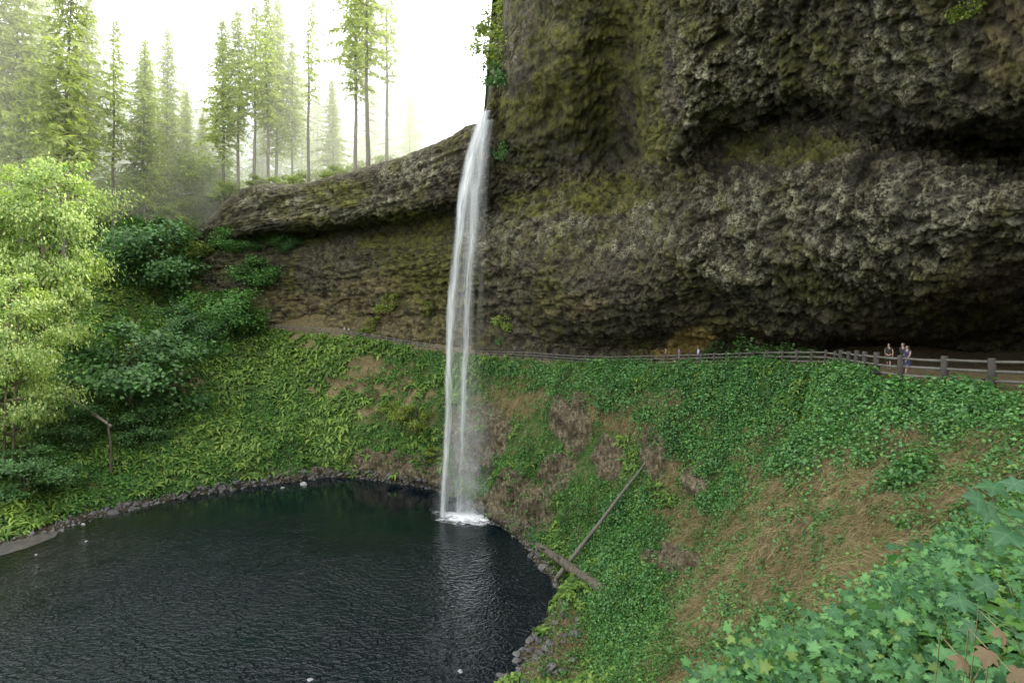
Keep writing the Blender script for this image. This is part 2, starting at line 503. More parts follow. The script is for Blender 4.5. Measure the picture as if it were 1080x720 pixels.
ST = [
    # B0 under water, B1 shore, B2, B3, B4, B5 fence line, B6 foot of the cliff, B7 behind it
    [W(-72, 44, -28), W(-76, 44, POOL), W(-84, 45, -20), W(-95, 46, -10), W(-108, 46, 2), W(-125, 45, 16), W(-150, 45, 27), W(-190, 45, 34)],
    [W(-57, 67, -28), W(-62, 69, POOL), P(-20, 520, 77), P(-10, 450, 86), P(0, 380, 100), P(0, 310, 118), P(0, 260, 132), P(-5, 228, 150)],
    [W(-42, 79, -28), P(100, 545, 81), P(90, 505, 87), P(85, 450, 95), P(90, 380, 107), P(100, 320, 124), P(112, 255, 140), P(115, 222, 152)],
    [W(-45, 88, -28), P(205, 523, 92), P(200, 480, 97), P(195, 420, 107), P(195, 370, 121), P(205, 335, 139), P(200, 280, 149), P(188, 206, 170)],
    [W(-38, 97, -28), P(300, 508, 101), P(295, 470, 106), P(290, 420, 115), P(285, 380, 126), P(285, 346.5, 138), P(287, 345, 142), P(262, 212, 168)],
    [W(-29, 100, -28), P(365, 503.5, 104.5), P(365, 475, 107), P(363, 430, 112), P(362, 390, 118), P(362, 354, 124), P(362, 352.5, 128), P(362, 335, 134)],
    [W(-18, 94, -28), P(425, 511, 99.3), P(426, 488, 100.6), P(428, 445, 104), P(430, 405, 107.5), P(432, 366, 111), P(432, 364.8, 115), P(432, 345, 120)],
    [W(-11, 90, -28), P(462, 518, 95), P(464, 492, 96.2), P(466, 455, 98), P(468, 412, 100), P(470, 372, 103), P(470, 371, 107), P(470, 350, 112)],
    [W(-5, 80, -28), P(500, 538, 84.3), P(502, 505, 85.2), P(503, 455, 86), P(505, 412, 89), P(505, 377, 95), P(505, 376, 99), P(505, 350, 104)],
    [W(-1, 70, -28), P(541, 565, 73.2), P(545, 520, 75.5), P(548, 470, 78), P(550, 425, 81), P(555, 379.5, 86), P(555, 378.5, 91), P(555, 350, 96)],
    [W(0, 64, -28), P(560, 585, 66.7), P(585, 545, 69), P(605, 480, 71), P(612, 425, 74), P(620, 384.5, 78), P(622, 382.5, 84), P(625, 355, 92)],
    [W(2, 56, -28), P(585, 622, 57.2), P(625, 580, 60), P(662, 500, 62), P(688, 430, 63.5), P(700, 385, 67), P(702, 382, 75), P(705, 355, 84)],
    [W(1, 51, -28), P(578, 655, 51), P(640, 602, 53), P(718, 520, 54), P(762, 440, 54.5), P(780, 384.5, 56), P(785, 381.5, 66), P(790, 355, 76)],
    [W(-2, 45, -28), P(550, 685, 46.1), P(650, 648, 46), P(745, 560, 45), P(825, 450, 45), P(862, 386, 45.5), P(868, 381, 58), P(872, 355, 68)],
    [W(-4, 41, -28), P(525, 722, 41.5), P(655, 700, 40), P(765, 580, 36), P(865, 450, 36.5), P(890, 392, 39.5), P(910, 382, 54), P(915, 355, 63)],
    [W(-9, 34, -28), W(-6, 35.5, POOL), W(3.8, 31.5, -20.5), W(9.3, 28.5, -13.0), W(14.0, 29.5, -7.0), W(20.2, 31, -2.15), P(955, 382, 50), P(960, 355, 58)],
    [W(-16, 29, -28), W(-13, 29.5, POOL), W(-3, 23.5, -20), W(5.0, 19.5, -13.2), W(12.0, 20.5, -6.8), W(21.0, 26, -2.2), P(1080, 386, 42), P(1085, 355, 50)],
    [W(-32, 24, -28), W(-29, 24, POOL), W(-14, 17, -19), W(-2.5, 10.5, -11.5), W(7.6, 10.8, -4.9), W(21.5, 18, -2.05), W(36, 22, -1.9), W(42, 25, 1)],
    [W(-47, 21, -28), W(-45, 21, POOL), W(-24, 10, -18), W(-8, 3, -9.5), W(2.6, 4.4, -3.25), W(12, 8, -1.95), W(25, 9, -1.8), W(30, 10, 1)],
    [W(-63, 27, -28), W(-62, 26, POOL), W(-40, 5, -18), W(-20, -6, -9), W(-6, -5, -3.6), W(3, -3, -1.9), W(13, -7, -1.7), W(18, -8, 1)],
    [W(-73, 36, -28), W(-76, 33, POOL), W(-74, 5, -18), W(-66, -20, -9), W(-56, -36, -3), W(-44, -46, 0), W(-35, -60, 2), W(-30, -75, 5)],
]
ST = np.array(ST)
NS = len(ST)
colcount = [14, 26, 34, 34, 34, 34, 30, 30, 34, 30, 34, 38, 40, 40, 44, 44, 44, 40, 22, 10]
rowcount = [4, 22, 40, 40, 32, 8, 7]
us = spread(colcount); vs_ = spread(rowcount)
G = hermite_axis(ST, np.arange(NS, dtype=float), us)
G = np.swapaxes(hermite_axis(np.swapaxes(G, 0, 1), np.arange(8, dtype=float), vs_), 0, 1)
TU, TV = G.shape[:2]
nrm = grid_normals(G)
if nrm[TU // 2, TV // 2, 2] < 0:
    nrm = -nrm
vv = np.broadcast_to(vs_[None, :], (TU, TV))
flat = sstep(4.75, 5.0, vv)                                   # the path and what lies behind it stay level
shore = sstep(1.0, 1.35, vv)
px0, py0 = to_px(G)


def blobs(px, py, lst, wob):
    out = np.zeros(px.shape)
    for (cx, cy, rx, ry) in lst:
        r = np.sqrt(((px - cx) / rx) ** 2 + ((py - cy) / ry) ** 2) + wob
        out = np.maximum(out, 1 - sstep(0.65, 1.15, r))
    return out


front = G[..., 1] > 0.5
wob = 0.35 * fbm(G / 3.5, 4, 5) + 0.25 * fbm(G / 12.0, 2, 6)
pxn = px0; pyn = py0
ROCK = [(505, 462, 34, 48), (606, 450, 26, 34), (410, 492, 42, 20), (690, 478, 14, 26), (706, 590, 34, 16),
        (548, 535, 42, 42), (455, 505, 30, 24), (345, 500, 30, 8), (735, 505, 14, 18), (770, 515, 10, 14), (590, 500, 22, 30), (640, 480, 16, 30)]
DRY = [(575, 408, 60, 26), (540, 415, 50, 26), (400, 400, 40, 26), (335, 410, 26, 12), (430, 430, 34, 30), (190, 402, 30, 20), (205, 310, 22, 20), (390, 435, 22, 12),
       (900, 490, 160, 40), (830, 540, 110, 60), (770, 590, 45, 60), (745, 670, 46, 80), (735, 620, 36, 60), (715, 700, 26, 50), (960, 500, 120, 40), (880, 580, 110, 60), (1040, 480, 60, 30), (820, 490, 60, 30),
       (625, 425, 40, 25), (660, 440, 40, 22), (700, 430, 36, 22), (720, 480, 40, 40), (745, 445, 26, 20), (330, 360, 30, 10), (600, 690, 30, 40), (560, 700, 20, 30), (700, 560, 28, 26)]
rock = blobs(pxn, pyn, ROCK, wob) * front
dry = blobs(pxn, pyn, DRY, wob) * front
mid = np.where((px0 < 470) & (py0 < 520), 0.26 + 0.25 * fbm(G / 5.0, 3, 21), 0.0) * front     # thin yellowing cover on the far slope
dry = np.clip(np.maximum(dry, mid), 0, 1) * (1 - 0.75 * rock)
green = np.clip(1.0 - 0.9 * rock - 0.75 * dry, 0, 1)
strip = sstep(0.9, 1.0, vv) * (1 - sstep(1.06, 1.24, vv))       # bare strip by the water
rock = np.maximum(rock, strip * 0.9)
green *= 1 - strip
uu = np.broadcast_to(us[:, None], (TU, TV))
west = 1 - sstep(3.6, 3.95, uu)                                # no trail on the far left hillside
pathm = sstep(4.93, 5.0, vv) * (1 - west)
green *= 1 - pathm; rock *= 1 - pathm; dry = np.where(vv > 4.95, 0.55 * pathm + dry * west, dry)
# relief
amp = shore * (1 - flat * (1 - 0.8 * west))
near = sstep(60, 20, G[..., 1])
disp = 1.7 * fbm(G / 9.0, 4, 1) + 0.9 * fbm(G / 3.0, 3, 2) + 0.18 * fbm(G / 0.8, 3, 3)
f1, f2, cid = voro(G / np.array([2.2, 2.2, 4.0]), 9)
disp = disp + rock * (1.3 * (0.6 - f1) + 1.3 * (cid - 0.5) + 1.1 * (0.7 - 2 * abs(fbm(G / np.array([1.1, 1.1, 3.0]), 4, 16))))
g1, g2, gid = voro(G / 0.8, 12)
disp = disp + rock * 0.45 * (0.5 - g1)
cluster = sstep(14, 6, np.linalg.norm(G - np.array([2.0, 3.0, -3.0]), axis=-1))
G = G + nrm * (disp * amp * (1 - 0.75 * cluster))[..., None]
G[..., 2] += 0.8 * fbm(G / 2.6, 4, 15) * sstep(0.5, 0.9, vv) * (1 - sstep(1.5, 2.0, vv))
terr_mask = np.stack([green, dry, rock], axis=-1)
M_terr = terrain_material()
tv = G.reshape(-1, 3); tf = grid_faces(TU, TV)
me = mesh_np('slope', tv, tf, M_terr, True, {'mask': terr_mask})
kind(obj('slope_terrain', me), 'structure', 'steep green and brown bowl slope falling from the trail to the pool')
tgreen, tdry, trock = green.reshape(-1), dry.reshape(-1), rock.reshape(-1)
BVT = BVHTree.FromPolygons([Vector(q) for q in tv], [tuple(q) for q in tf.tolist()])

# ------------------------------------------------------------------ the trail
pr0 = int(np.argmin(abs(vs_ - 5.0))); pr1 = int(np.argmin(abs(vs_ - 6.0)))
edge = G[:, pr0]; inner = G[:, pr1]
wd = np.linalg.norm(inner - edge, axis=1)
tt = np.clip(4.2 / np.maximum(wd, 0.1), 0, 0.96)
rows = []
for k, a in enumerate(np.linspace(0, 1, 7)):
    q = edge + (inner - edge) * (tt[:, None] * a * 1.0 + 0.0)
    q = q.copy(); q[:, 2] += 0.05 if 0 < k < 6 else -0.06
    rows.append(q)
i37 = int(np.argmin(abs(us - 3.75)))
TR = np.stack(rows, axis=1)[i37:-16]
s = NT('trodden earth')
n2 = s.noise(s.coord(), 3.0, 6, 0.7); n1 = s.noise(s.coord(), 0.4, 3)
c = s.ramp(n2, [(0.25, (0.05, 0.038, 0.026)), (0.75, (0.17, 0.13, 0.085))])
c = s.mix(s.rng(n1, 0.4, 0.7, 0, 0.5), c, (0.09, 0.075, 0.055))
bm = s.n('ShaderNodeBump', {'Height': n2, 'Strength': 0.6, 'Distance': 0.08})
M_path = s.finish(s.n('ShaderNodeBsdfPrincipled', {'Base Color': c, 'Roughness': 0.9, 'Normal': bm.outputs[0]}).outputs[0])
kind(obj('path', mesh_np('path', TR, grid_faces(TR.shape[0], 7), M_path, True)), 'structure', 'brown earth trail running behind the fall under the cliff')

# ------------------------------------------------------------------ the cliff
CP = [150, 212, 244, 320, 380, 440, 490, 513, 528, 536, 600, 680, 702, 770, 860, 950, 1080, 1250, 1420, 1950]
CT = [
    [(318, 150), (306, 152), (298, 153), (290, 154), (284, 155), (280, 156), (276, 157), (272, 158), (268, 163)],
    [(338, 145), (305, 147), (290, 147), (276, 148), (272, 150), (262, 151), (254, 150), (246, 150), (238, 157)],
    [(344, 144), (318, 145), (292, 144), (268, 144), (259, 149), (250, 139), (230, 137), (211, 138), (206, 144)],
    [(349, 139), (325, 139), (292, 137), (262, 136), (250, 140), (240, 125), (218, 122), (197, 122), (193, 128)],
    [(357, 126), (332, 128), (298, 124), (262, 121), (243, 125), (229, 110), (205, 107), (182, 108), (178, 114)],
    [(368, 114), (342, 115), (303, 111), (265, 106), (240, 111), (222, 98), (195, 95), (164, 96), (160, 102)],
    [(376, 104), (350, 104), (312, 100), (265, 95), (232, 99), (205, 90), (175, 87), (139, 86.5), (135, 93)],
    [(379, 98), (350, 99), (315, 96), (265, 92), (228, 95), (200, 88), (160, 84.5), (120, 83.5), (114, 90)],
    [(380, 95), (350, 96), (315, 93), (265, 90), (222, 92), (195, 88), (145, 84.5), (76, 83.5), (20, 86)],
    [(380, 93), (350, 94), (315, 91), (268, 88), (218, 90), (192, 87), (130, 82), (40, 79.5), (-50, 80)],
    [(384, 85), (362, 87), (336, 80), (290, 76), (212, 81), (178, 81), (90, 73), (0, 67), (-120, 59)],
    [(385, 76), (366, 79), (340, 72), (285, 66), (208, 71), (165, 72), (80, 65), (0, 58), (-120, 50)],
    [(385, 75), (366, 78), (340, 70), (285, 62), (200, 62), (155, 58), (80, 53), (0, 49), (-120, 42)],
    [(385, 68), (367, 73), (346, 65), (285, 54), (195, 52), (147, 55), (100, 48), (0, 42), (-120, 36)],
    [(385, 60), (370, 65), (346, 56), (272, 44), (180, 42), (128, 47), (96, 41), (0, 34), (-120, 30)],
    [(385, 53), (372, 57), (338, 46), (255, 36), (180, 35), (149, 39), (111, 33), (0, 28), (-120, 24)],
    [(386, 44), (374, 47), (322, 38), (250, 29), (190, 28.5), (160, 37), (122, 26.5), (0, 22.5), (-120, 19)],
    [(392, 34), (374, 37), (310, 30), (245, 23), (190, 23), (160, 25), (110, 22), (0, 18), (-120, 15)],
    [(400, 27), (376, 30), (300, 25), (245, 20), (190, 20), (160, 21), (110, 18.5), (0, 15), (-120, 12.5)],
    [(420, 19), (380, 21), (290, 18), (240, 15), (190, 14), (160, 15), (110, 13), (0, 11), (-120, 9)],  # unseen end of the cliff, added to keep sun off the near bank
]
CA = np.array([[(p, y, d) for (y, d) in row] for p, row in zip(CP, CT)], dtype=float)
nw = np.array(CP, dtype=float)
counts = np.array([20, 24, 36, 40, 46, 44, 22, 14, 14, 56, 66, 34, 54, 66, 64, 80, 40, 10, 10])
cpx = np.concatenate([np.linspace(nw[k], nw[k + 1], counts[k], endpoint=False) for k in range(len(nw) - 1)] + [[nw[-1]]])
cu = hermite_axis(CA, nw, cpx)
rc = [22, 34, 60, 56, 34, 44, 66, 40]
cv = spread(rc)
cu = np.swapaxes(hermite_axis(np.swapaxes(cu, 0, 1), np.arange(9, dtype=float), cv), 0, 1)
C = np.stack([(cu[..., 0] - 540) / F * cu[..., 2], cu[..., 2], (360 - cu[..., 1]) / F * cu[..., 2]], axis=-1)
cpxg, cpyg = cu[..., 0], cu[..., 1]
# on the right the sheet carries on above the frame to an unseen top, raised to shade the bowl
top = C[:, -1]
rt = sstep(515, 534, cpx)
r9 = top + np.stack([np.zeros_like(cpx), 0.5 + 0 * cpx, 8 + 0 * cpx], axis=1)
r10 = top + np.stack([np.zeros_like(cpx), 3 + 0 * cpx, 20 + 0 * cpx], axis=1)
r10[:, 2] = np.maximum(r10[:, 2], 58); r9[:, 2] = np.maximum(r9[:, 2], top[:, 2] + (r10[:, 2] - top[:, 2]) * 0.5)
l9 = top + np.stack([0 * cpx, 2 + 0 * cpx, 0.2 + 0 * cpx], axis=1); l10 = top + np.stack([0 * cpx, 4 + 0 * cpx, 0.2 + 0 * cpx], axis=1)
e9 = r9 * rt[:, None] + l9 * (1 - rt[:, None]); e10 = r10 * rt[:, None] + l10 * (1 - rt[:, None])
ext = []
for a in np.linspace(0, 1, 9)[1:]:
    ext.append(top + (e9 - top) * a)
for a in np.linspace(0, 1, 9)[1:]:
    ext.append(e9 + (e10 - e9) * a)
C = np.concatenate([C, np.stack(ext, axis=1)], axis=1)
CU, CV = C.shape[:2]
cvv = np.concatenate([np.broadcast_to(cv[None, :], (CU, len(cv))), np.broadcast_to(np.linspace(8.1, 10, 16)[None, :], (CU, 16))], axis=1)
pxc = np.broadcast_to(cpx[:, None], (CU, CV)); _, pyc = to_px(C)
cn = grid_normals(C)
tocam = -C / np.linalg.norm(C, axis=-1, keepdims=True)
cn = np.where((np.sum(cn * tocam, axis=-1) < 0)[..., None], -cn, cn)
# keep displacement mostly towards the open side
dirn = cn * 0.7 + tocam * 0.3
cw = 0.30 * fbm(C / 4.0, 4, 31) + 0.2 * fbm(C / 11.0, 2, 32)
panel = blobs(pxc, pyc, [(608, 80, 82, 110), (590, -60, 100, 120)], cw * 0.5)
lobe = blobs(pxc, pyc, [(650, 335, 120, 46), (520, 350, 60, 30)], cw)
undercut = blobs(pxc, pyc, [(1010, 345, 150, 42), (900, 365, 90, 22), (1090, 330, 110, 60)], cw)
mossm = blobs(pxc, pyc, [(680, 60, 18, 110), (640, 205, 62, 24), (430, 250, 60, 30), (840, 158, 90, 20), (560, 215, 40, 20), (350, 205, 40, 16),
                         (600, 90, 60, 90), (560, 140, 40, 60), (450, 290, 50, 40), (700, 150, 30, 30), (640, 20, 50, 30), (330, 240, 30, 20)], cw)
mossm = np.maximum(mossm * 0.85, 0.30 + 0.45 * fbm(C / 6, 4, 44))
palem = blobs(pxc, pyc, [(640, 235, 120, 45), (760, 60, 70, 110), (780, 240, 110, 60), (930, 40, 90, 80), (900, 240, 120, 80), (1010, 220, 120, 60), (520, 250, 40, 40), (330, 215, 90, 26), (540, 70, 14, 70), (430, 180, 50, 22)], cw)
palem = np.maximum(palem, 0.25) * (1 - 0.9 * panel) * (1 - 0.8 * lobe) * (1 - 0.9 * undercut)
darkm = np.clip(blobs(pxc, pyc, [(880, 118, 120, 16), (1020, 140, 90, 14), (600, 160, 80, 24), (330, 243, 110, 10), (720, 160, 20, 30), (560, 380, 80, 10)], cw) + 0.85 * undercut + 0.32 * panel + 0.25 * lobe, 0, 1)  # paints in shade of lip, recesses and undercut; lobe is wet rock
brownm = blobs(pxc, pyc, [(330, 330, 100, 26), (400, 325, 80, 30), (430, 335, 60, 40), (420, 300, 60, 20), (728, 362, 30, 22), (728, 362, 26, 20), (600, 320, 40, 14), (280, 320, 40, 20), (470, 330, 30, 30), (1060, 40, 30, 60), (700, 372, 30, 8)], cw)
ochre = blobs(pxc, pyc, [(730, 364, 30, 22), (706, 374, 24, 8)], cw * 0.6)
brownm = np.maximum(brownm, 2.0 * ochre); darkm = darkm * (1 - ochre); mossm = mossm * (1 - ochre); cmask_fix = ochre
ed = np.minimum(sstep(7.35, 6.8, cvv) + sstep(530, 546, pxc), 1.0)
foot = sstep(0.0, 0.5, cvv)
sharp = sstep(520, 545, pxc)
big = 1.6 * fbm(C / 13.0, 3, 51) + 0.8 * fbm(C / 5.0, 3, 52)
lay = fbm(C / np.array([9.0, 9.0, 1.3]), 4, 53)
f1, f2, cidA = voro(C / np.array([2.6, 2.6, 2.0]) + 0.35 * np.stack([fbm(C / 2, 2, 61), fbm(C / 2, 2, 62), fbm(C / 2, 2, 63)], -1), 54)
wq = np.stack([fbm(C / 1.1, 4, 64, 0.6), fbm(C / 1.1, 4, 65, 0.6), fbm(C / 1.1, 4, 66, 0.6)], -1)
h1, h2, cidB = voro(C / 0.95 + 0.75 * wq, 55)
k1, k2, cidC = voro(C / 0.40 + 0.8 * wq, 56)
rid = 1 - 2 * abs(fbm(C / 1.5, 4, 67, 0.6)); rid2 = 1 - 2 * abs(fbm(C / 0.55, 3, 68, 0.6))
fold = fbm(C / np.array([1.2, 1.2, 7.0]), 4, 57)
smoothz = np.clip(panel * 0.8 + lobe * 0.35 + undercut * 0.3, 0, 0.85)
corner = np.exp(-((pxc - 522) / 22.0) ** 2)
d_ = big * ed * (0.5 + 0.5 * foot) * (1 - 0.8 * corner)
d_ = d_ + (1 - smoothz) * (0.85 * (0.55 - f1) + 0.75 * (cidA - 0.5)) * (0.6 + 0.4 * sharp) * ed
d_ = d_ + (1 - smoothz) * (0.30 * (0.5 - h1) + 0.42 * (cidB - 0.5) + 0.55 * (rid - 0.6)) * (0.5 + 0.5 * ed)
d_ = d_ + (1 - 0.5 * smoothz) * (0.10 * (0.5 - k1) + 0.16 * (cidC - 0.5) + 0.22 * (rid2 - 0.6)) * sstep(110, 45, C[..., 1])
d_ = d_ + panel * (0.9 * fold + 0.25 * fbm(C / 1.1, 4, 58))
d_ = d_ + 0.28 * fbm(C / 0.7, 4, 59) * (0.5 + 0.5 * ed)
d_ = d_ + (1 - sharp) * 0.9 * lay * ed + sharp * 0.5 * lay * (lobe + 0.35)
scale_d = 0.55 + 0.45 * sstep(20, 45, C[..., 1])
C = C + dirn * (d_ * scale_d)[..., None]
C[..., 2] += (1 - ed) * 0.5 * fbm(C / 3.0, 3, 71)
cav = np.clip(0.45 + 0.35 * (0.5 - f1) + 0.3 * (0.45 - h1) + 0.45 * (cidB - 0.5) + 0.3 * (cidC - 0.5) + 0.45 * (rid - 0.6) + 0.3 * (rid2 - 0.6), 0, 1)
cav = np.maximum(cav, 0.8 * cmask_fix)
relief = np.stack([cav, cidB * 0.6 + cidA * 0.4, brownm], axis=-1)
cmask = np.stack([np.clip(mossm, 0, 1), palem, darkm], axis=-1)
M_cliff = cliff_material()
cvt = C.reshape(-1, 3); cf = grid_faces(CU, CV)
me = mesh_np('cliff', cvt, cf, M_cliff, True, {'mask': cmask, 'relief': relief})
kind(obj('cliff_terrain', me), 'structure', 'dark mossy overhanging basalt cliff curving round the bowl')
BVC = BVHTree.FromPolygons([Vector(q) for q in cvt], [tuple(q) for q in cf.tolist()])

# ------------------------------------------------------------------ plateau behind the lip, out to the horizon
rim = [W(-190, 45, 33), W(-150, 95, 33)]
rim += [ST[1, 7] + W(2, -4, -1.0), ST[2, 7] + W(1, -4, -0.6), ST[3, 7] + W(1, -3, -0.6)]
rim += [C[np.argmin(abs(cpx - q)), CV - 8 - 1] + W(0, 0, -0.35) for q in (245, 270, 300, 330, 360, 390, 420, 450, 470, 490, 500, 510)]
rim += [C[np.argmin(abs(cpx - q)), CV - 1] + W(0, 0, -0.3) for q in (540, 600, 690, 770, 860, 950, 1080, 1250, 1420, 1950)]
rim = np.array(rim)
cen = np.array([-15.0, 30.0])
dr = rim[:, :2] - cen; dr /= np.linalg.norm(dr, axis=1, keepdims=True)
PR = []
for dist, up in ((0, 0), (6, 0.5), (16, 1.5), (40, 3), (90, 6), (200, 12), (500, 22), (1200, 20)):
    q = rim.copy(); q[:, :2] += dr * dist; q[:, 2] += up
    PR.append(q)
PR = np.stack(PR, axis=1)
PG = hermite_axis(PR, np.arange(len(rim), dtype=float), spread([8] * (len(rim) - 1)))
PG = np.swapaxes(hermite_axis(np.swapaxes(PG, 0, 1), np.arange(8, dtype=float), spread([4, 4, 6, 6, 6, 6, 6])), 0, 1)
PG[..., 2] += 0.5 * fbm(PG / 4.0, 3, 81) * sstep(0, 5, np.arange(PG.shape[1]))[None, :]
pm = np.zeros(PG.shape); pm[..., 0] = 0.8; pm[..., 1] = 0.35
pv = PG.reshape(-1, 3); pf = grid_faces(PG.shape[0], PG.shape[1])
kind(obj('plateau_ground', mesh_np('plateau', pv, pf, M_terr, True, {'mask': pm})), 'structure', 'grassy forest floor on top of the cliff')
BVP = BVHTree.FromPolygons([Vector(q) for q in pv], [tuple(q) for q in pf.tolist()])

# ------------------------------------------------------------------ pool
FALL = (-7.4, 81.0)
xs = np.linspace(-110, 12, 60); ys = np.linspace(5, 112, 50)
wx, wy = np.meshgrid(xs, ys, indexing='ij')
wg = np.stack([wx, wy, np.full_like(wx, POOL)], axis=-1)
kind(obj('water', mesh_np('water', wg, grid_faces(60, 50), water_material(*FALL), True)), 'structure', 'dark rippled water of the plunge pool')


def hit(px, py, which='t', must=True):
    """where the line of sight through a picture point meets the ground, cliff or plateau"""
    for k in range(40):
        d = Vector(((px + (k // 2) * (1 if k % 2 else -1) - 540) / F, 1.0, (360 - py - k * 0.5) / F)).normalized()
        best = None
        for key, bv in (('t', BVT), ('c', BVC), ('p', BVP)):
            if key in which:
                loc, n, _, dist = bv.ray_cast(Vector((0, 0, 0)), d, 2000)
                if loc is not None and (best is None or dist < best[2]):
                    best = (loc, n, dist)
        if best:
            return best
    if must:
        raise ValueError(f'nothing at {px} {py}')
    return None


def ground_z(x, y, which='t', zmax=60):
    best = None
    for key, bv in (('t', BVT), ('p', BVP)):
        if key in which:
            loc, n, _, dist = bv.ray_cast(Vector((x, y, zmax)), Vector((0, 0, -1)), 200)
            if loc is not None and (best is None or loc.z > best):
                best = loc.z
    return best
# ------------------------------------------------------------------ undergrowth on the slope
M_thimble = leaf_mat('thimbleberry leaf', (0.026, 0.098, 0.024), (0.155, 0.35, 0.095), 0.25, 0.5, 0.4, 0.25, (0.035, 0.10, 0.025), (0.20, 0.30, 0.06))
M_fern = leaf_mat('fern frond', (0.05, 0.12, 0.02), (0.27, 0.38, 0.075), 0.3, 0.55, 0.3, 0.2, (0.03, 0.085, 0.02))
M_mossy = leaf_mat('bank herb', (0.035, 0.105, 0.018), (0.16, 0.34, 0.07), 0.3, 0.55, 0.3, 0.25, (0.015, 0.05, 0.02))
M_straw = leaf_mat('dry grass', (0.11, 0.088, 0.04), (0.38, 0.325, 0.17), 0.2, 0.75, 0.15, 0.5, (0.14, 0.12, 0.045))
M_big = leaf_mat('large lobed leaf', (0.020, 0.080, 0.028), (0.14, 0.31, 0.095), 0.28, 0.5, 0.25, 0.6, (0.030, 0.10, 0.045), (0.16, 0.24, 0.05), True)

vt = tv[tf]                                             # (n, 4, 3)
fc = vt.mean(axis=1)
fnr = np.cross(vt[:, 2] - vt[:, 0], vt[:, 3] - vt[:, 1]); farea = 0.5 * np.linalg.norm(fnr, axis=1)
fnr = fnr / np.maximum(np.linalg.norm(fnr, axis=1, keepdims=True), 1e-9)
fnr = np.where(fnr[:, 2:3] < 0, -fnr, fnr)
fm = terr_mask.reshape(-1, 3)[tf].mean(axis=1)
fpx, fpy = to_px(fc)
inview = (fc[:, 1] > 1.2) & (fpx > -90) & (fpx < 1170) & (fpy < 800) & (fpy > 100)
frow = np.repeat(((vs_[:-1] + vs_[1:]) / 2)[None, :], TU - 1, axis=0).reshape(-1)
fu = np.repeat((us[:-1] + us[1:]) / 2, TV - 1)
onland = (frow > 1.16) & ((frow < 4.96) | (fu < 3.75))
behind = (frow > 5.6) & (frow < 6.6)


def sample(weight, n, seed):
    r = np.random.default_rng(seed)
    p = np.clip(weight, 0, None) * farea
    idx = r.choice(len(p), size=n, p=p / p.sum())
    a, b = r.random(n)[:, None], r.random(n)[:, None]
    q = vt[idx]
    pos = (q[:, 0] * (1 - a) + q[:, 1] * a) * (1 - b) + (q[:, 3] * (1 - a) + q[:, 2] * a) * b
    return pos, fnr[idx], idx, r


def unit(v):
    return v / np.maximum(np.linalg.norm(v, axis=-1, keepdims=True), 1e-9)


def leaf_quads(pos, nor, along, size, width=0.7, fold=0.25):
    """leaf blades: two quads folded along the midrib; pos is the stalk end"""
    al = unit(along - nor * np.sum(along * nor, -1, keepdims=True))
    sd = np.cross(nor, al)
    s_ = size[:, None]
    base = pos; tip = pos + al * s_
    m1 = pos + al * s_ * 0.45
    dip = nor * s_ * fold
    l = m1 + sd * s_ * width * 0.5 + dip * 0.6; r = m1 - sd * s_ * width * 0.5 + dip * 0.6
    mid = m1
    tip = tip - nor * s_ * 0.18
    v = np.stack([base, l, tip, mid, r], axis=1)              # 5 verts
    n = len(pos)
    o = (np.arange(n) * 5)[:, None]
    f = np.concatenate([o + np.array([[0, 3, 2, 1]]), o + np.array([[0, 4, 2, 3]])], axis=0)
    return v.reshape(-1, 3), f


def clumps(pos, nor, r, rad, n_each, leaf, up=0.6, height=1.0, width=0.75):
    """rounded leafy clumps: every clump is a dome of leaves"""
    n = len(pos)
    k = np.repeat(np.arange(n), n_each)
    m = len(k)
    ax = unit(nor * (1 - up) + np.array([0, 0, 1.0]) * up)[k]
    th = r.random(m) * 2 * np.pi; ct = r.random(m) * 1.05 - 0.05
    st = np.sqrt(np.clip(1 - ct ** 2, 0, 1))
    t1 = unit(np.cross(ax, np.array([0.3, 0.9, 0.1]))); t2 = np.cross(ax, t1)
    out = ax * ct[:, None] * height + (t1 * np.cos(th)[:, None] + t2 * np.sin(th)[:, None]) * st[:, None]
    rr = rad[k] * (0.55 + 0.45 * r.random(m) ** 0.5)
    p = pos[k] + out * rr[:, None]
    ln = unit(out * 0.7 + np.array([0, 0, 0.55]) + 0.55 * r.normal(size=(m, 3)))
    alg = out + 0.6 * r.normal(size=(m, 3)) + np.array([0, 0, -0.35])
    return leaf_quads(p, ln, alg, leaf[k] * (0.65 + 0.7 * r.random(m)), width)


def rosettes(pos, nor, r, size, blades=9):
    """ferns: arching fronds thrown out from one point, each frond a tapering strip"""
    n = len(pos); k = np.repeat(np.arange(n), blades); m = len(k)
    ax = unit(nor * 0.45 + np.array([0, 0, 1.0]) * 0.55)[k]
    th = r.random(m) * 2 * np.pi
    t1 = unit(np.cross(ax, np.array([0.3, 0.9, 0.1]))); t2 = np.cross(ax, t1)
    d = t1 * np.cos(th)[:, None] + t2 * np.sin(th)[:, None]
    L = size[k] * (0.6 + 0.6 * r.random(m)); wv = L * (0.11 + 0.06 * r.random(m))
    sd = np.cross(ax, d)
    ups = 0.35 + 0.5 * r.random(m)
    P0 = pos[k]
    c = []
    for t, hgt, wd in ((0.0, 0, 0.4), (0.33, 0.30, 1.0), (0.7, 0.34, 0.75), (1.0, 0.10, 0.12)):
        ctr = P0 + d * (L * t)[:, None] + ax * (L * hgt * ups * 1.6)[:, None]
        c.append(ctr + sd * (wv * wd)[:, None]); c.append(ctr - sd * (wv * wd)[:, None])
    v = np.stack(c, axis=1)
    o = (np.arange(m) * 8)[:, None]
    f = np.concatenate([o + np.array([[0, 1, 3, 2]]), o + np.array([[2, 3, 5, 4]]), o + np.array([[4, 5, 7, 6]])])
    return v.reshape(-1, 3), f


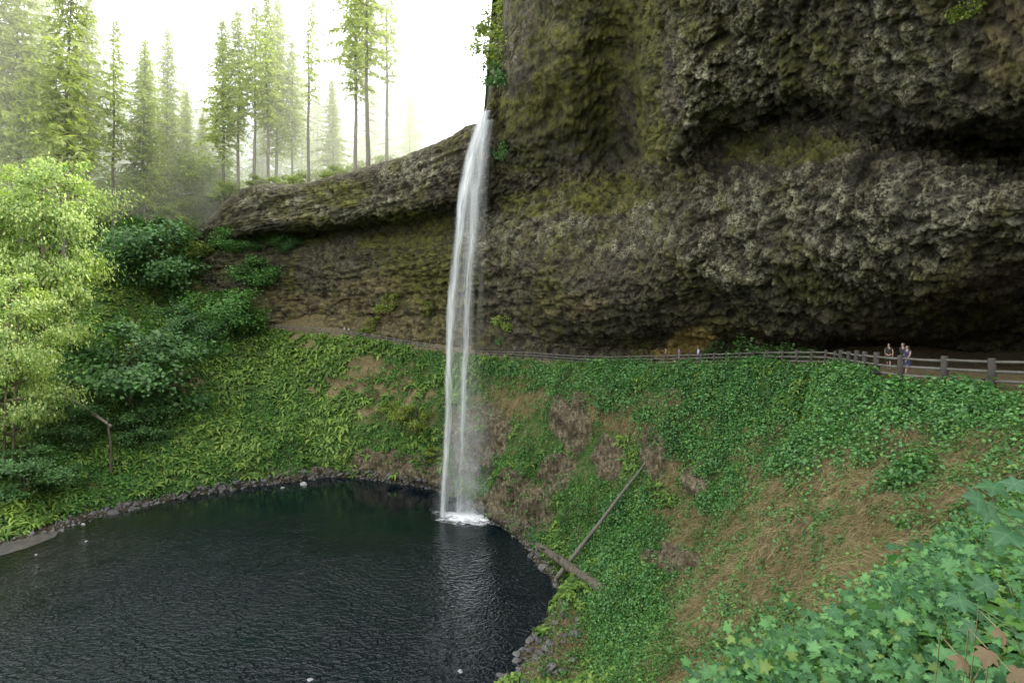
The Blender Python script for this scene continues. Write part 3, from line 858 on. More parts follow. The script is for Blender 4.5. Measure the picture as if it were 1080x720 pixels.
def straw(pos, nor, r, L, wid):
    """dead grass hanging down the slope"""
    m = len(pos)
    down = unit(np.array([0, 0, -1.0]) - nor * (-nor[:, 2:3]))
    d = unit(down + 0.55 * r.normal(size=(m, 3)) + nor * 0.35)
    sd = unit(np.cross(d, nor) + 0.6 * r.normal(size=(m, 3)))
    l = (L * (0.5 + 0.9 * r.random(m)))[:, None]; wv = wid[:, None]
    a = pos; b = pos + d * l * 0.5 + nor * l * 0.28; c_ = pos + d * l + nor * l * 0.06 + down * l * 0.2
    v = np.stack([a - sd * wv, a + sd * wv, b - sd * wv * 0.8, b + sd * wv * 0.8, c_], axis=1)
    o = (np.arange(m) * 5)[:, None]
    f = np.concatenate([o + np.array([[0, 1, 3, 2]]), o + np.array([[2, 3, 4, 4]])])
    return v.reshape(-1, 3), f[:m], v.reshape(-1, 3), f


dist = np.linalg.norm(fc, axis=1)
imp = 1.0 / np.maximum(dist, 9.0) ** 1.35
rightm = sstep(470, 520, fpx)
nzf = fbm(fc / 3.0, 4, 91); nzf2 = fbm(fc / 8.0, 3, 92)
GREENS = [(800, 415, 220, 34), (950, 420, 140, 34), (700, 405, 130, 20), (745, 450, 50, 60), (665, 640, 44, 60), (670, 560, 36, 50), (760, 420, 90, 50), (1010, 430, 90, 26),
          (960, 500, 26, 30), (650, 600, 40, 40), (720, 440, 50, 40), (760, 510, 30, 34), (900, 470, 50, 20), (830, 480, 40, 26), (560, 390, 80, 8), (640, 395, 70, 12)]
lush = blobs(fpx, fpy, GREENS, 0.4 * nzf)
fore = sstep(15.5, 12.0, dist)
# right slope: thimbleberry clumps
wgt = inview * onland * imp * rightm * np.clip(lush * 1.0 + 0.17 * (fm[:, 0] > 0.3) + 0.40 * (nzf > 0.20), 0, 1) * (1 - 0.85 * fm[:, 2]) * (1 - fore) * (fpx < 1190)
pos, nor, idx, r = sample(wgt, 6500, 101)
d = np.linalg.norm(pos, axis=1)
rad = np.clip(0.20 + 0.0065 * d, 0.3, 0.7) * (0.6 + 0.8 * r.random(len(d)))
v, f = clumps(pos, nor, r, rad, 20, np.clip(0.085 + 0.0021 * d, 0.1, 0.26))
kind(obj('undergrowth', mesh_np('undergrowth', v, f, M_thimble)), 'stuff', 'blue green leafy undergrowth covering the right slope below the railing')
# taller bushy clumps give the cover its lumps
pos, nor, idx, r = sample(wgt * sstep(-0.05, 0.3, fbm(fc / 2.2, 3, 97)) * (lush > 0.3), 1300, 102)
d = np.linalg.norm(pos, axis=1)
v, f = clumps(pos, nor, r, np.clip(0.4 + 0.009 * d, 0.5, 1.1) * (0.6 + 0.7 * r.random(len(d))), 70, np.clip(0.11 + 0.0022 * d, 0.14, 0.28), 0.75, 1.15)
kind(obj('bushy_undergrowth', mesh_np('bushy', v, f, M_thimble)), 'stuff', 'taller leafy clumps standing out of the slope below the railing')
# ferns and paler herbs in patches through the right slope
pos, nor, idx, r = sample(inview * onland * imp * rightm * np.clip(fbm(fc / 4.0, 4, 120) * 2 - 0.1, 0, 1) * (fm[:, 2] < 0.5) * (fm[:, 1] < 0.3) * (dist > 34) * (1 - fore), 1000, 121)
d = np.linalg.norm(pos, axis=1)
v, f = rosettes(pos + nor * 0.25, nor, r, np.clip(0.2 + 0.007 * d, 0.3, 0.8) * (0.6 + 0.8 * r.random(len(d))))
kind(obj('fern_patches', mesh_np('fern_patches', v, f, M_fern)), 'stuff', 'yellow green fern patches through the right slope cover')
# scattered plants out on the dry spur
pos, nor, idx, r = sample(inview * onland * imp * rightm * (fm[:, 1] > 0.5) * np.clip(fbm(fc / 1.6, 3, 99) + 0.12, 0, 1) * (1 - fore), 420, 104)
d = np.linalg.norm(pos, axis=1)
v, f = clumps(pos, nor, r, np.clip(0.1 + 0.008 * d, 0.2, 0.6) * (0.5 + 0.9 * r.random(len(d))), 34, np.clip(0.05 + 0.003 * d, 0.08, 0.22), 0.6, 0.8)
kind(obj('scattered_undergrowth', mesh_np('scattered', v, f, M_thimble)), 'stuff', 'small green plants scattered over the dry brown spur')
# gully and rocky bank: brighter small herbs
wgt = inview * onland * imp * rightm * np.clip(blobs(fpx, fpy, [(662, 650, 56, 80), (640, 575, 60, 60), (600, 545, 70, 40), (555, 505, 40, 34), (660, 690, 60, 40), (520, 400, 60, 16)], 0.35 * nzf) + 0.05, 0, 1) * (1 - 0.9 * fm[:, 2]) * (1 - fore)
pos, nor, idx, r = sample(wgt, 5200, 103)
d = np.linalg.norm(pos, axis=1)
v, f = clumps(pos, nor, r, np.clip(0.2 + 0.005 * d, 0.2, 0.55) * (0.5 + 0.8 * r.random(len(d))), 18, np.clip(0.07 + 0.0019 * d, 0.1, 0.24))
kind(obj('green_groundcover', mesh_np('groundcover', v, f, M_mossy)), 'stuff', 'bright green ground cover in the gully beside the pool')
# far slope: ferns
leftm = 1 - sstep(470, 540, fpx)
wgt = inview * onland * imp * leftm * np.clip(0.35 + 1.2 * nzf2 + 0.5 * nzf - 0.9 * fm[:, 2] - 0.45 * (fm[:, 1] > 0.5), 0.03, 1)
pos, nor, idx, r = sample(wgt, 9000, 105)
d = np.linalg.norm(pos, axis=1)
v, f = rosettes(pos, nor, r, np.clip(0.35 + 0.009 * d, 0.5, 1.5) * (0.5 + 0.8 * r.random(len(d))))
kind(obj('fern_undergrowth', mesh_np('ferns', v, f, M_fern)), 'stuff', 'yellow green ferns covering the far left slope')
wgt = inview * onland * imp * leftm * np.clip(0.1 + 1.5 * nzf - nzf2 - 0.9 * fm[:, 2] + blobs(fpx, fpy, [(120, 500, 150, 40), (310, 450, 60, 40), (440, 470, 40, 30), (90, 440, 120, 50), (250, 330, 40, 30), (420, 350, 60, 20)], 0.4 * nzf), 0.0, 1)
pos, nor, idx, r = sample(wgt, 6500, 106)
d = np.linalg.norm(pos, axis=1)
v, f = clumps(pos, nor, r, np.clip(0.2 + 0.006 * d, 0.3, 0.9) * (0.5 + 0.8 * r.random(len(d))), 18, np.clip(0.1 + 0.0022 * d, 0.12, 0.36))
kind(obj('leafy_undergrowth', mesh_np('leafy', v, f, M_mossy)), 'stuff', 'green herbs and low leaves on the left bank above the water')
# dry grass
wgt = inview * onland * imp * np.clip(fm[:, 1] * 1.1 + 0.10 * rightm - 0.7 * fm[:, 2] + 0.10, 0, 1) * (1 - 0.9 * lush) * (1 - 0.93 * sstep(0.2, 0.6, fm[:, 2])) * (1 - fore) * (0.12 + 0.88 * rightm)
pos, nor, idx, r = sample(wgt, 85000, 107)
d = np.linalg.norm(pos, axis=1)
m = len(pos)
down = unit(np.array([0, 0, -1.0]) + nor * nor[:, 2:3])
dd = unit(down + 0.5 * r.normal(size=(m, 3)) + nor * 0.3)
sd = unit(np.cross(dd, nor) + 0.6 * r.normal(size=(m, 3)))
ln = (np.clip(0.28 + 0.006 * d, 0.3, 0.8) * (0.4 + 0.9 * r.random(m)))[:, None]; wv = (np.clip(0.0003 * d, 0.005, 0.03))[:, None]
b_ = pos + dd * ln * 0.5 + nor * ln * 0.25; c_ = pos + dd * ln + nor * ln * 0.05 + down * ln * 0.25
v = np.stack([pos - sd * wv, pos + sd * wv, b_ + sd * wv * 0.8, b_ - sd * wv * 0.8, c_ + sd * wv * 0.2, c_ - sd * wv * 0.2], axis=1).reshape(-1, 3)
o = (np.arange(m) * 6)[:, None]
f = np.concatenate([o + np.array([[0, 1, 2, 3]]), o + np.array([[3, 2, 4, 5]])])
kind(obj('dry_grass', mesh_np('dry_grass', v, f, M_straw)), 'stuff', 'dead brown grass hanging down the near spur and bank')

# ------------------------------------------------------------------ foreground: large lobed leaves
LH = [(0.15, -0.11), (0.42, -0.13), (0.55, 0.02), (0.47, 0.13), (0.36, 0.22), (0.50, 0.36), (0.66, 0.56), (0.47, 0.61), (0.30, 0.60), (0.24, 0.76), (0.13, 0.84)]
LOBE = [(0, 0)] + LH + [(0, 1.05)] + [(-x, y) for x, y in reversed(LH)]
LOBE = np.array(LOBE)
VEIN = np.array([1.0] + [1.0 if (abs(x), y) in ((0, 1.05), (0.66, 0.56), (0.55, 0.02), (0, 0)) else (0.35 if (abs(x), y) in ((0.36, 0.22), (0.30, 0.60)) else 0.15) for x, y in LOBE.tolist()])


def veins(w_):
    return {'vein': np.repeat(w_[:, None], 3, axis=1)}



def lobed(pos, nor, along, size, curl=0.2):
    """maple shaped blades as triangle fans round the stalk joint"""
    al = unit(along - nor * np.sum(along * nor, -1, keepdims=True)); sd = np.cross(nor, al)
    x = LOBE[:, 0][None, :, None]; y = LOBE[:, 1][None, :, None]
    s_ = size[:, None, None]
    rr = np.sqrt(LOBE[:, 0] ** 2 + (LOBE[:, 1] - 0.3) ** 2)[None, :, None]
    v = pos[:, None] + (sd[:, None] * x + al[:, None] * (y)) * s_ - nor[:, None] * (curl * rr ** 2 * s_) + nor[:, None] * (0.10 * abs(x) * s_)
    ctr = pos + al * (size * 0.32)[:, None]
    v = np.concatenate([ctr[:, None], v], axis=1)
    K = len(LOBE); n = len(pos)
    o = (np.arange(n) * (K + 1))[:, None]
    ring = np.arange(1, K + 1)
    tri = np.stack([np.zeros(K, int), ring, np.roll(ring, -1)], axis=1)
    f = (o[:, None] + tri[None]).reshape(-1, 3)
    return v.reshape(-1, 3), f, np.tile(VEIN, n)


wgt = inview * (frow > 2.0) * (frow < 4.9) * fore * (fpx > 560) * (1.0 / np.maximum(dist, 2.5) ** 0.9)
pos, nor, idx, r = sample(wgt * np.clip(0.5 + 1.3 * fbm(fc / 1.3, 3, 95), 0.05, 2), 3400, 111)
k = np.repeat(np.arange(len(pos)), 7); m = len(k)
hgt = (0.25 + 0.45 * r.random(len(pos)))[k] * (0.35 + 0.8 * r.random(m))
off = r.normal(size=(m, 3)) * np.array([0.26, 0.26, 0.08])
p = pos[k] + off; p[:, 2] += hgt
ln = unit(np.array([-0.15, -0.35, 1.0]) + 0.5 * r.normal(size=(m, 3)))
v, f, vw = lobed(p, ln, r.normal(size=(m, 3)) + np.array([-0.3, -0.4, -0.3]), 0.035 + 0.075 * r.random(m) ** 2)
kind(obj('foreground_undergrowth', mesh_np('lobed_leaves', v, f, M_big, False, veins(vw))), 'stuff', 'broad lobed green leaves crowding the near bank at lower right')
# low filler leaves below them
pos, nor, idx, r = sample(wgt * np.clip(dist / 6, 0.3, 1.5), 2600, 112)
v, f = clumps(pos, nor, r, 0.22 + 0.18 * r.random(len(pos)), 16, 0.06 + 0.05 * r.random(len(pos)), 0.7)
kind(obj('low_undergrowth', mesh_np('low_leaves', v, f, M_thimble)), 'stuff', 'small dark leaves and vines under the broad foreground leaves')

# sword fern fronds and grass blades among them
pos, nor, idx, r = sample(wgt * np.clip(fbm(fc / 1.7, 3, 98) + 0.15, 0.03, 1), 420, 113)
v, f = rosettes(pos + np.array([0, 0, 0.15]), nor, r, 0.35 + 0.35 * r.random(len(pos)), 11)
kind(obj('near_ferns', mesh_np('near_ferns', v, f, M_mossy)), 'stuff', 'narrow fern fronds and blades between the broad foreground leaves')
pos, nor, idx, r = sample(wgt, 900, 114)
m = len(pos); dd = unit(np.array([0.0, -0.2, 0.8]) + 0.5 * r.normal(size=(m, 3))); sd = unit(np.cross(dd, r.normal(size=(m, 3))))
ln = (0.35 + 0.5 * r.random(m))[:, None]; wv = 0.004
v = np.stack([pos - sd * wv, pos + sd * wv, pos + dd * ln * .6 + sd * wv, pos + dd * ln * .6 - sd * wv, pos + dd * ln + sd * wv * .5 + np.array([0, 0, -.06]), pos + dd * ln - sd * wv * .5 + np.array([0, 0, -.06])], axis=1).reshape(-1, 3)
o = (np.arange(m) * 6)[:, None]
kind(obj('dry_stalks', mesh_np('dry_stalks', v, np.concatenate([o + np.array([[0, 1, 2, 3]]), o + np.array([[3, 2, 4, 5]])]), M_straw)), 'stuff', 'thin straw coloured stalks sticking up through the foreground leaves')

pos, nor, idx, r = sample(wgt * np.clip(fbm(fc / 1.2, 3, 96), 0.0, 1), 420, 115)
v, f = clumps(pos + np.array([0, 0, 0.25]), nor, r, 0.22 + 0.2 * r.random(len(pos)), 22, 0.07 + 0.06 * r.random(len(pos)), 0.8, 1.0, 0.5)
kind(obj('oval_undergrowth', mesh_np('oval_leaves', v, f, M_mossy)), 'stuff', 'plants with narrow oval leaves mixed into the foreground cover')
# ------------------------------------------------------------------ waterfall
fall = empty('waterfall', (FALL[0], FALL[1], POOL))
tag(fall, 'tall thin white waterfall dropping from the cliff lip into the dark pool', 'waterfall')
FO = np.array([FALL[0], FALL[1], POOL])


def lerp_path(pts, n):
    a = np.array(pts, dtype=float)
    return hermite_axis(a, a[:, 1], np.linspace(a[0, 1], a[-1, 1], n))


def fall_sheet(left, right, d0, bulge, n=70, m=14, wav=0.25, seed=0, depth=None):
    L = lerp_path(left, n); R = lerp_path(right, n)
    yy = L[:, 1]
    g = []
    for k, a in enumerate(np.linspace(0, 1, m)):
        px = L[:, 0] * (1 - a) + np.interp(yy, R[:, 1], R[:, 0]) * a
        dd = d0 + bulge * (2 * a - 1) ** 2 + (depth if depth is not None else 0)
        # water leaves the lip with some forward speed
        dd = dd + 0.7 * np.clip(1 - (yy - yy[0]) / 120.0, 0, 1) ** 2
        q = np.stack([(px - 540) / F * dd, dd + 0 * px, (360 - yy) / F * dd], axis=-1)
        if yy[0] < 200:                                      # the stream above, running out to the lip
            up = np.array([P(px[0] + 0.9 * j, yy[0] - 0.75 * j, dd[0] + 1.0 * j) for j in range(8, 0, -1)])
            q = np.concatenate([up, q])
        q = q + wav * np.stack([fbm(q / np.array([0.8, 0.8, 5.0]), 3, seed + 1), fbm(q / np.array([0.8, 0.8, 5.0]), 3, seed + 2), 0 * q[:, 0]], -1)
        g.append(q)
    g = np.stack(g, axis=0)
    n = g.shape[1]
    u, v = np.meshgrid(np.linspace(0, 1, m), np.linspace(0, 1, n), indexing='ij')
    return g - FO, grid_faces(m, n), np.stack([u, v], -1).reshape(-1, 2)


LE = [(499, 128), (486, 180), (478, 240), (473, 320), (469, 400), (466, 470), (463, 546)]
RE = [(526, 97), (521, 160), (517, 240), (513, 320), (512, 400), (514, 470), (520, 552)]
g, f, uv = fall_sheet(LE, [(524, 120), (514, 180), (507, 240), (503, 320), (501, 400), (500, 470), (503, 547)], 80.6, 1.0, seed=5)
obj('veil', mesh_np('veil', g, f, fall_material('falling water veil', 7.0, 3.0, 0.42, 0.74, 0.50, 1.3, 0.3, 0.6), True, uv=uv), fall)
g, f, uv = fall_sheet([(502, 126), (492, 180), (485, 240), (480, 320), (478, 400), (476, 470), (474, 546)], RE, 81.6, 0.8, seed=9)
obj('veil', mesh_np('veil_back', g, f, fall_material('falling water thin veil', 9.0, 3.5, 0.42, 0.80, 0.42, 7.7, 0.35, 0.5), True, uv=uv), fall)
g, f, uv = fall_sheet([(503, 124), (490, 170), (479, 240), (471.5, 320), (469, 400), (468, 440), (467, 480), (462, 546)],
                      [(514, 112), (503, 170), (490, 240), (482, 320), (478, 400), (477, 440), (475, 480), (471, 546)], 79.9, 0.4, m=8, seed=13, wav=0.3)
obj('main_strand', mesh_np('main_strand', g, f, fall_material('falling water strand', 2.2, 5.0, 0.28, 0.56, 1.0, 3.1, 0.42, 0.85), True, uv=uv), fall)
g, f, uv = fall_sheet([(508, 118), (500, 170), (494, 240), (489, 320), (486, 400), (484, 470), (480, 546)],
                      [(519, 106), (511, 170), (505, 240), (498, 320), (494, 400), (491, 470), (488, 547)], 80.2, 0.4, m=8, seed=17, wav=0.3)
obj('side_strand', mesh_np('side_strand', g, f, fall_material('falling water side strand', 2.2, 5.0, 0.32, 0.62, 0.85, 5.9, 0.42, 0.7), True, uv=uv), fall)
g, f, uv = fall_sheet([(500, 128), (487, 170), (478, 240), (474, 300)], [(524, 104), (516, 170), (510, 240), (507, 300)], 80.0, 0.8, n=40, seed=23)
obj('upper_curtain', mesh_np('upper_curtain', g, f, fall_material('falling water upper curtain', 6.0, 2.4, 0.34, 0.68, 0.8, 2.3, 0.25, 0.0), True, uv=uv), fall)


def mist_material():
    s = NT('drifting spray')
    uv = s.coord('UV'); sp = s.n('ShaderNodeSeparateXYZ', {0: uv})
    u, v = sp.outputs[0], sp.outputs[1]
    n = s.noise(s.coord(), 0.45, 4, 0.55)
    a = s.math('MULTIPLY', s.math('MULTIPLY', s.rng(u, 0, 0.5), s.rng(u, 1, 0.5)), s.math('MULTIPLY', s.rng(v, 0.0, 0.85), s.rng(n, 0.3, 0.7)))
    al = s.math('MULTIPLY', a, 0.45, True)
    d = s.n('ShaderNodeBsdfDiffuse', {'Color': (0.9, 0.93, 0.95, 1)}); t = s.n('ShaderNodeBsdfTranslucent', {'Color': (0.9, 0.93, 0.95, 1)})
    w = s.n('ShaderNodeMixShader', {0: 0.5, 1: d.outputs[0], 2: t.outputs[0]})
    tr = s.n('ShaderNodeBsdfTransparent')
    return s.finish(s.n('ShaderNodeMixShader', {0: al, 1: tr.outputs[0], 2: w.outputs[0]}).outputs[0])


M_mist = mist_material()
for k, (d0, l, r_) in enumerate([(79.4, 452, 534), (82.6, 458, 548)]):
    g, f, uv = fall_sheet([(l + 14, 380), (l + 6, 470), (l, 556)], [(r_ - 24, 380), (r_ - 8, 470), (r_, 556)], d0, 1.5, n=30, seed=31 + k)
    obj('spray', mesh_np('spray', g, f, M_mist, True, uv=uv), fall)
# foam where it lands: a churned low mound of froth
NR, NA = 26, 90
rr_, aa = np.meshgrid(np.linspace(0, 1, NR), np.linspace(0, 2 * np.pi, NA), indexing='ij')
fx = np.cos(aa) * rr_ * 7.2 * (1 + 0.20 * np.sin(3 * aa + 1)) + 1.1 * rr_; fy = np.sin(aa) * rr_ * 4.2 * (1 + 0.25 * np.sin(2 * aa))
fx = fx + 0.3; fy = fy - 0.45 * fx - 0.3
fq = np.stack([fx, fy, np.zeros_like(fx)], -1)
fq[..., 2] = 0.02 + (1 - rr_) ** 1.2 * (0.30 + 0.35 * fbm(fq / 0.6, 4, 77))
fq[..., 2] = np.maximum(fq[..., 2], 0.012)
obj('foam', mesh_np('foam', fq, grid_faces(NR, NA), foam_material(), True, uv=np.stack([aa / 6.283, rr_], -1).reshape(-1, 2)), fall)

# ------------------------------------------------------------------ railings along the trail
M_post = bark_mat('weathered dark post', (0.022, 0.018, 0.015), (0.062, 0.052, 0.045), 9, 0.2, 0.3)
M_rail = bark_mat('weathered grey rail', (0.07, 0.062, 0.055), (0.17, 0.155, 0.14), 9, 0.3, 0.3)
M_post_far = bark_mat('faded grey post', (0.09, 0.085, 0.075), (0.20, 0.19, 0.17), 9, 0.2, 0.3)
epx, _ = to_px(edge)
mid_ = inner - edge; mid_[:, 2] = 0; mid_ = mid_ / np.maximum(np.linalg.norm(mid_, axis=1, keepdims=True), 1e-6)
line = edge + mid_ * 0.45


def fence(name, label, i0, i1, spacing, pr, ph, rr, mp, mr, sides=10):
    seg = line[i0:i1 + 1]
    cum = np.concatenate([[0], np.cumsum(np.linalg.norm(np.diff(seg, axis=0), axis=1))])
    n = max(2, int(round(cum[-1] / spacing)) + 1)
    st = np.linspace(0, cum[-1], n)
    pts = np.stack([np.interp(st, cum, seg[:, k]) for k in range(3)], axis=1)
    root = empty(name, pts[0]); tag(root, label, 'fence')
    o0 = Vector(pts[0])
    rnd = random.Random(int(spacing * 100) + int(i0))
    for k in range(n):
        b = MB(); lean = Vector((rnd.uniform(-.03, .03), rnd.uniform(-.03, .03), 0)); h = ph + rnd.uniform(-.05, .06)
        b.tube([(0, 0, -0.3), lean * 0.3 + Vector((0, 0, h * 0.5)), lean + Vector((0, 0, h - 0.03)), lean + Vector((0, 0, h))], [pr, pr, pr * 0.97, pr * 0.8], sides, jit=0.06, rnd=rnd)
        obj('post', b.mesh('post', mp), root, Vector(pts[k]) - o0)
    for hz in (0.30, 0.62, 0.94):
        b = MB()
        for k in range(n - 1):
            a = Vector(pts[k]) - o0 + Vector((0, 0, hz * ph / 1.1 + rnd.uniform(-.02, .02))); c = Vector(pts[k + 1]) - o0 + Vector((0, 0, hz * ph / 1.1 + rnd.uniform(-.02, .02)))
            m1 = a.lerp(c, 0.5) + Vector((0, 0, rnd.uniform(-.03, .01)))
            b.tube([a, m1, c], [rr, rr * 0.92, rr], 6, jit=0.08, rnd=rnd)
        obj('rail', b.mesh('rail', mr), root)
    return root, pts


def iat(px, lo=0, hi=None):
    hi = len(epx) if hi is None else hi
    return lo + int(np.argmin(abs(epx[lo:hi] - px)))


st_i = np.searchsorted(us, np.arange(NS))          # grid row of every station
iA = iat(287, st_i[3], st_i[6]); iB = iat(502, st_i[6], st_i[9]); iC = iat(886, st_i[12], st_i[14] + 8); iD = st_i[17] + 6
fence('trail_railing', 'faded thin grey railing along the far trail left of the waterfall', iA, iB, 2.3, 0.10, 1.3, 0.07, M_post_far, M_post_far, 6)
fence('trail_railing', 'long low wooden railing between the waterfall and the bend under the cliff', iB, iC, 2.0, 0.125, 1.3, 0.075, M_post, M_rail, 8)
fence('trail_railing', 'stout dark posts and three grey rails nearest at right below the overhang', iC, iD, 2.25, 0.16, 1.5, 0.075, M_post, M_rail, 12)

# ------------------------------------------------------------------ trees
M_bark_fir = bark_mat('fir bark', (0.05, 0.04, 0.032), (0.15, 0.125, 0.10), 3.0, 0.1, 0.6)
M_needle = leaf_mat('fir needles', (0.22, 0.27, 0.11), (0.58, 0.63, 0.26), 0.5, 0.6, 0.25, 0.05)
M_bark_maple = bark_mat('mossy maple bark', (0.06, 0.05, 0.025), (0.17, 0.15, 0.08), 4.0, 0.2, 0.6)
M_maple = leaf_mat('maple leaf', (0.13, 0.24, 0.06), (0.70, 0.78, 0.34), 0.5, 0.5, 0.35, 0.15)
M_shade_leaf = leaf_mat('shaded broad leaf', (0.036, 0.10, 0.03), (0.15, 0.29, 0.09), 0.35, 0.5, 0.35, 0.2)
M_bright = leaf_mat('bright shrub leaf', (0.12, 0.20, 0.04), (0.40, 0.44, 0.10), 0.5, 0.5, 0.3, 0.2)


def conifer_meshes(H, clear, Lmax, seed, dens=1.0, bare=False):
    r = np.random.default_rng(seed); rnd = random.Random(seed)
    b = MB(); pts = []; rad = []
    wob = np.cumsum(r.normal(size=(12, 2)) * 0.09, axis=0)
    for k in range(12):
        t = k / 11.0
        pts.append((wob[k, 0], wob[k, 1], -1.0 + t * (H + 1.0))); rad.append(max(0.03, 0.0085 * H * (1 - t) ** 0.85))
    b.tube(pts, rad, 8)
    for k in range(int(14 * (1 + bare))):                     # dead snags on the clear stem
        z = rnd.uniform(0.15, clear + 0.12) * H; a = rnd.uniform(0, 6.28); l = rnd.uniform(0.8, 2.6)
        b.tube([(0, 0, z), (math.cos(a) * l * .6, math.sin(a) * l * .6, z - .1 * l), (math.cos(a) * l, math.sin(a) * l, z - 0.3 * l)], [0.05, 0.035, 0.012], 4)
    P_, N_, A_, S_ = [], [], [], []
    z = clear * H; ang = 0.0
    while z < 0.985 * H:
        t = (z - clear * H) / (H * (1 - clear))
        prof = (1 - t) ** 0.75 * min(1.0, 0.45 + 2.2 * t)
        ang += 2.4 + rnd.uniform(-0.5, 0.5)
        L = 1.2 * Lmax * prof * rnd.uniform(0.55, 1.15) + 0.35
        if rnd.random() < 0.12:
            L *= 0.4
        ns = max(4, int(L / 0.27))
        s_ = np.linspace(0.12, 1.0, ns)
        rise = 0.30 * t - 0.02; droop = 0.42 * (1 - 0.5 * t) * rnd.uniform(0.6, 1.2)
        dirv = np.array([math.cos(ang), math.sin(ang), 0.0]); lat = np.array([-math.sin(ang), math.cos(ang), 0.0])
        c = dirv * (s_ * L)[:, None]; c[:, 2] = z + L * (rise * s_ - droop * s_ ** 2)
        b.tube([(0, 0, z)] + [tuple(c[q]) for q in (ns // 2, ns - 1)], [0.05 + 0.006 * L, 0.03, 0.01], 3, cap=False)
        for side in (-1, 1):
            tw = (0.95 + 0.16 * L) * (1.0 - 0.62 * s_) * r.uniform(0.6, 1.2, ns)
            al = dirv * 0.65 + lat * side * 0.8 + np.array([0, 0, -0.5]) + r.normal(size=(ns, 3)) * 0.22
            P_.append(c + r.normal(size=(ns, 3)) * 0.07); A_.append(al); S_.append(tw)
            N_.append(np.array([0, 0, 0.8]) + r.normal(size=(ns, 3)) * 0.75)
        z += rnd.uniform(0.12, 0.25) / dens * (0.55 + 0.6 * (1 - t))
    P_, N_, A_, S_ = np.concatenate(P_), unit(np.concatenate(N_)), np.concatenate(A_), np.concatenate(S_)
    v, f = leaf_quads(P_, N_, A_, S_ * 1.0, 0.29, -0.05)
    return b.mesh('trunk', M_bark_fir), mesh_np('crown', v, f, M_needle)


FIRS = [conifer_meshes(44, 0.22, 6.4, 1, 1.0), conifer_meshes(44, 0.34, 6.0, 2, 0.8), conifer_meshes(44, 0.12, 6.8, 3, 1.15),
        conifer_meshes(44, 0.40, 5.0, 4, 0.65, True), conifer_meshes(44, 0.28, 6.2, 5, 0.9), conifer_meshes(44, 0.45, 3.8, 6, 0.5, True)]


def place_fir(px, d, ytop, proto, label, group=None, width=1.0, rz=0.0):
    if px > 150:                                             # stand behind the rock lip
        d = max(d, float(np.interp(px, [150, 215, 260, 320, 380, 440, 490], [164, 149, 144, 129, 115, 103, 94])) + 3)
    x = (px - 540) / F * d
    z = ground_z(x, d, 'p' if px > 150 else 'tp')
    z = 32.0 if z is None else z
    H = (360 - ytop) / F * d - z
    sc_ = H / 44.0
    t = empty('fir_tree', (x, d, z - 0.2), (random.uniform(-.02, .02), random.uniform(-.02, .02), rz), (sc_ * width, sc_ * width, sc_))
    tag(t, label, 'tree', group)
    tm, cm = FIRS[proto]
    obj('trunk', tm, t); obj('crown', cm, t)
    return t


FIR_LIST = [
    (-14, 128, -110, 2, 'dense dark fir cut off by the far left edge of the photo'),
    (22, 132, -80, 0, 'tall full fir at upper left, second from the left edge'),
    (66, 128, -75, 4, 'tall fir with thick visible dark stem rising above the bright maple'),
    (44, 158, -40, 2, 'hazy fir half hidden between the two tallest firs at upper left'),
    (92, 150, -6, 0, 'mid height fir just right of the thick stemmed tall fir'),
    (119, 138, 18, 3, 'slim fir with long pale bare stem above the right side of the maple'),
    (150, 150, 38, 2, 'bushy fir left of the pair whose tops nearly touch'),
    (176, 146, 28, 0, 'pointed fir tallest of the middle left group'),
    (197, 168, 96, 2, 'short rounded fir in the dip between the two fir groups'),
    (214, 172, 118, 2, 'lowest pale fir beside the bright gap of sky'),
    (236, 140, 20, 4, 'fir at the left side of the central group with wide lower boughs'),
    (250, 132, 6, 1, 'fir with dark straight stem standing just above the left end of the rock lip'),
    (268, 140, 2, 3, 'thin dark stemmed fir third in the central group'),
    (284, 134, -8, 1, 'tall fir with leaning dark stem in the middle of the central group'),
    (291, 152, -4, 0, 'bushy fir behind the leaning stem of the central group'),
    (308, 150, 40, 4, 'narrow pale fir right of the bushy central fir'),
    (326, 128, -6, 5, 'almost bare slender fir standing on the rock lip'),
    (352, 150, 82, 2, 'small pale fir left of the twin tall firs'),
    (376, 122, -70, 1, 'left one of the twin tall firs nearest the waterfall'),
    (388, 116, -90, 3, 'right one of the twin tall firs with long dark stem'),
    (409, 124, -40, 5, 'thin sparse fir last before the open white sky'),
    (433, 170, 104, 5, 'tiny faint fir top fading into the white sky'),
]
random.seed(3)
# low growth carpeting the forest floor above the lip
pq = pv[pf]; pc = pq.mean(axis=1)
pa = 0.5 * np.linalg.norm(np.cross(pq[:, 2] - pq[:, 0], pq[:, 3] - pq[:, 1]), axis=1)
ppx, ppy = to_px(pc)
wq_ = pa * (ppx > -120) * (ppx < 500) * (pc[:, 1] > 60) * (pc[:, 1] < 210) * (pc[:, 2] < 46) * np.clip(0.6 + 1.2 * fbm(pc / 6.0, 3, 140), 0.1, 2)
r = np.random.default_rng(141); ii = r.choice(len(pc), 2200, p=wq_ / wq_.sum())
a_, b_ = r.random(2200)[:, None], r.random(2200)[:, None]; q_ = pq[ii]
pos = (q_[:, 0] * (1 - a_) + q_[:, 1] * a_) * (1 - b_) + (q_[:, 3] * (1 - a_) + q_[:, 2] * a_) * b_
v, f = clumps(pos, np.tile([[0, 0, 1.0]], (2200, 1)), r, 0.5 + 1.3 * r.random(2200) ** 2, 22, 0.22 + 0.2 * r.random(2200), 0.9, 1.1)
M_floor = leaf_mat('forest floor leaf', (0.08, 0.15, 0.03), (0.30, 0.38, 0.09), 0.5, 0.55, 0.3, 0.2)
wh_ = inview * (frow > 4.6) * (fu < 3.98) * (fu > 1.2) * (fc[:, 1] < 190)
pos2, nor2, _, r2 = sample(wh_, 1500, 142)
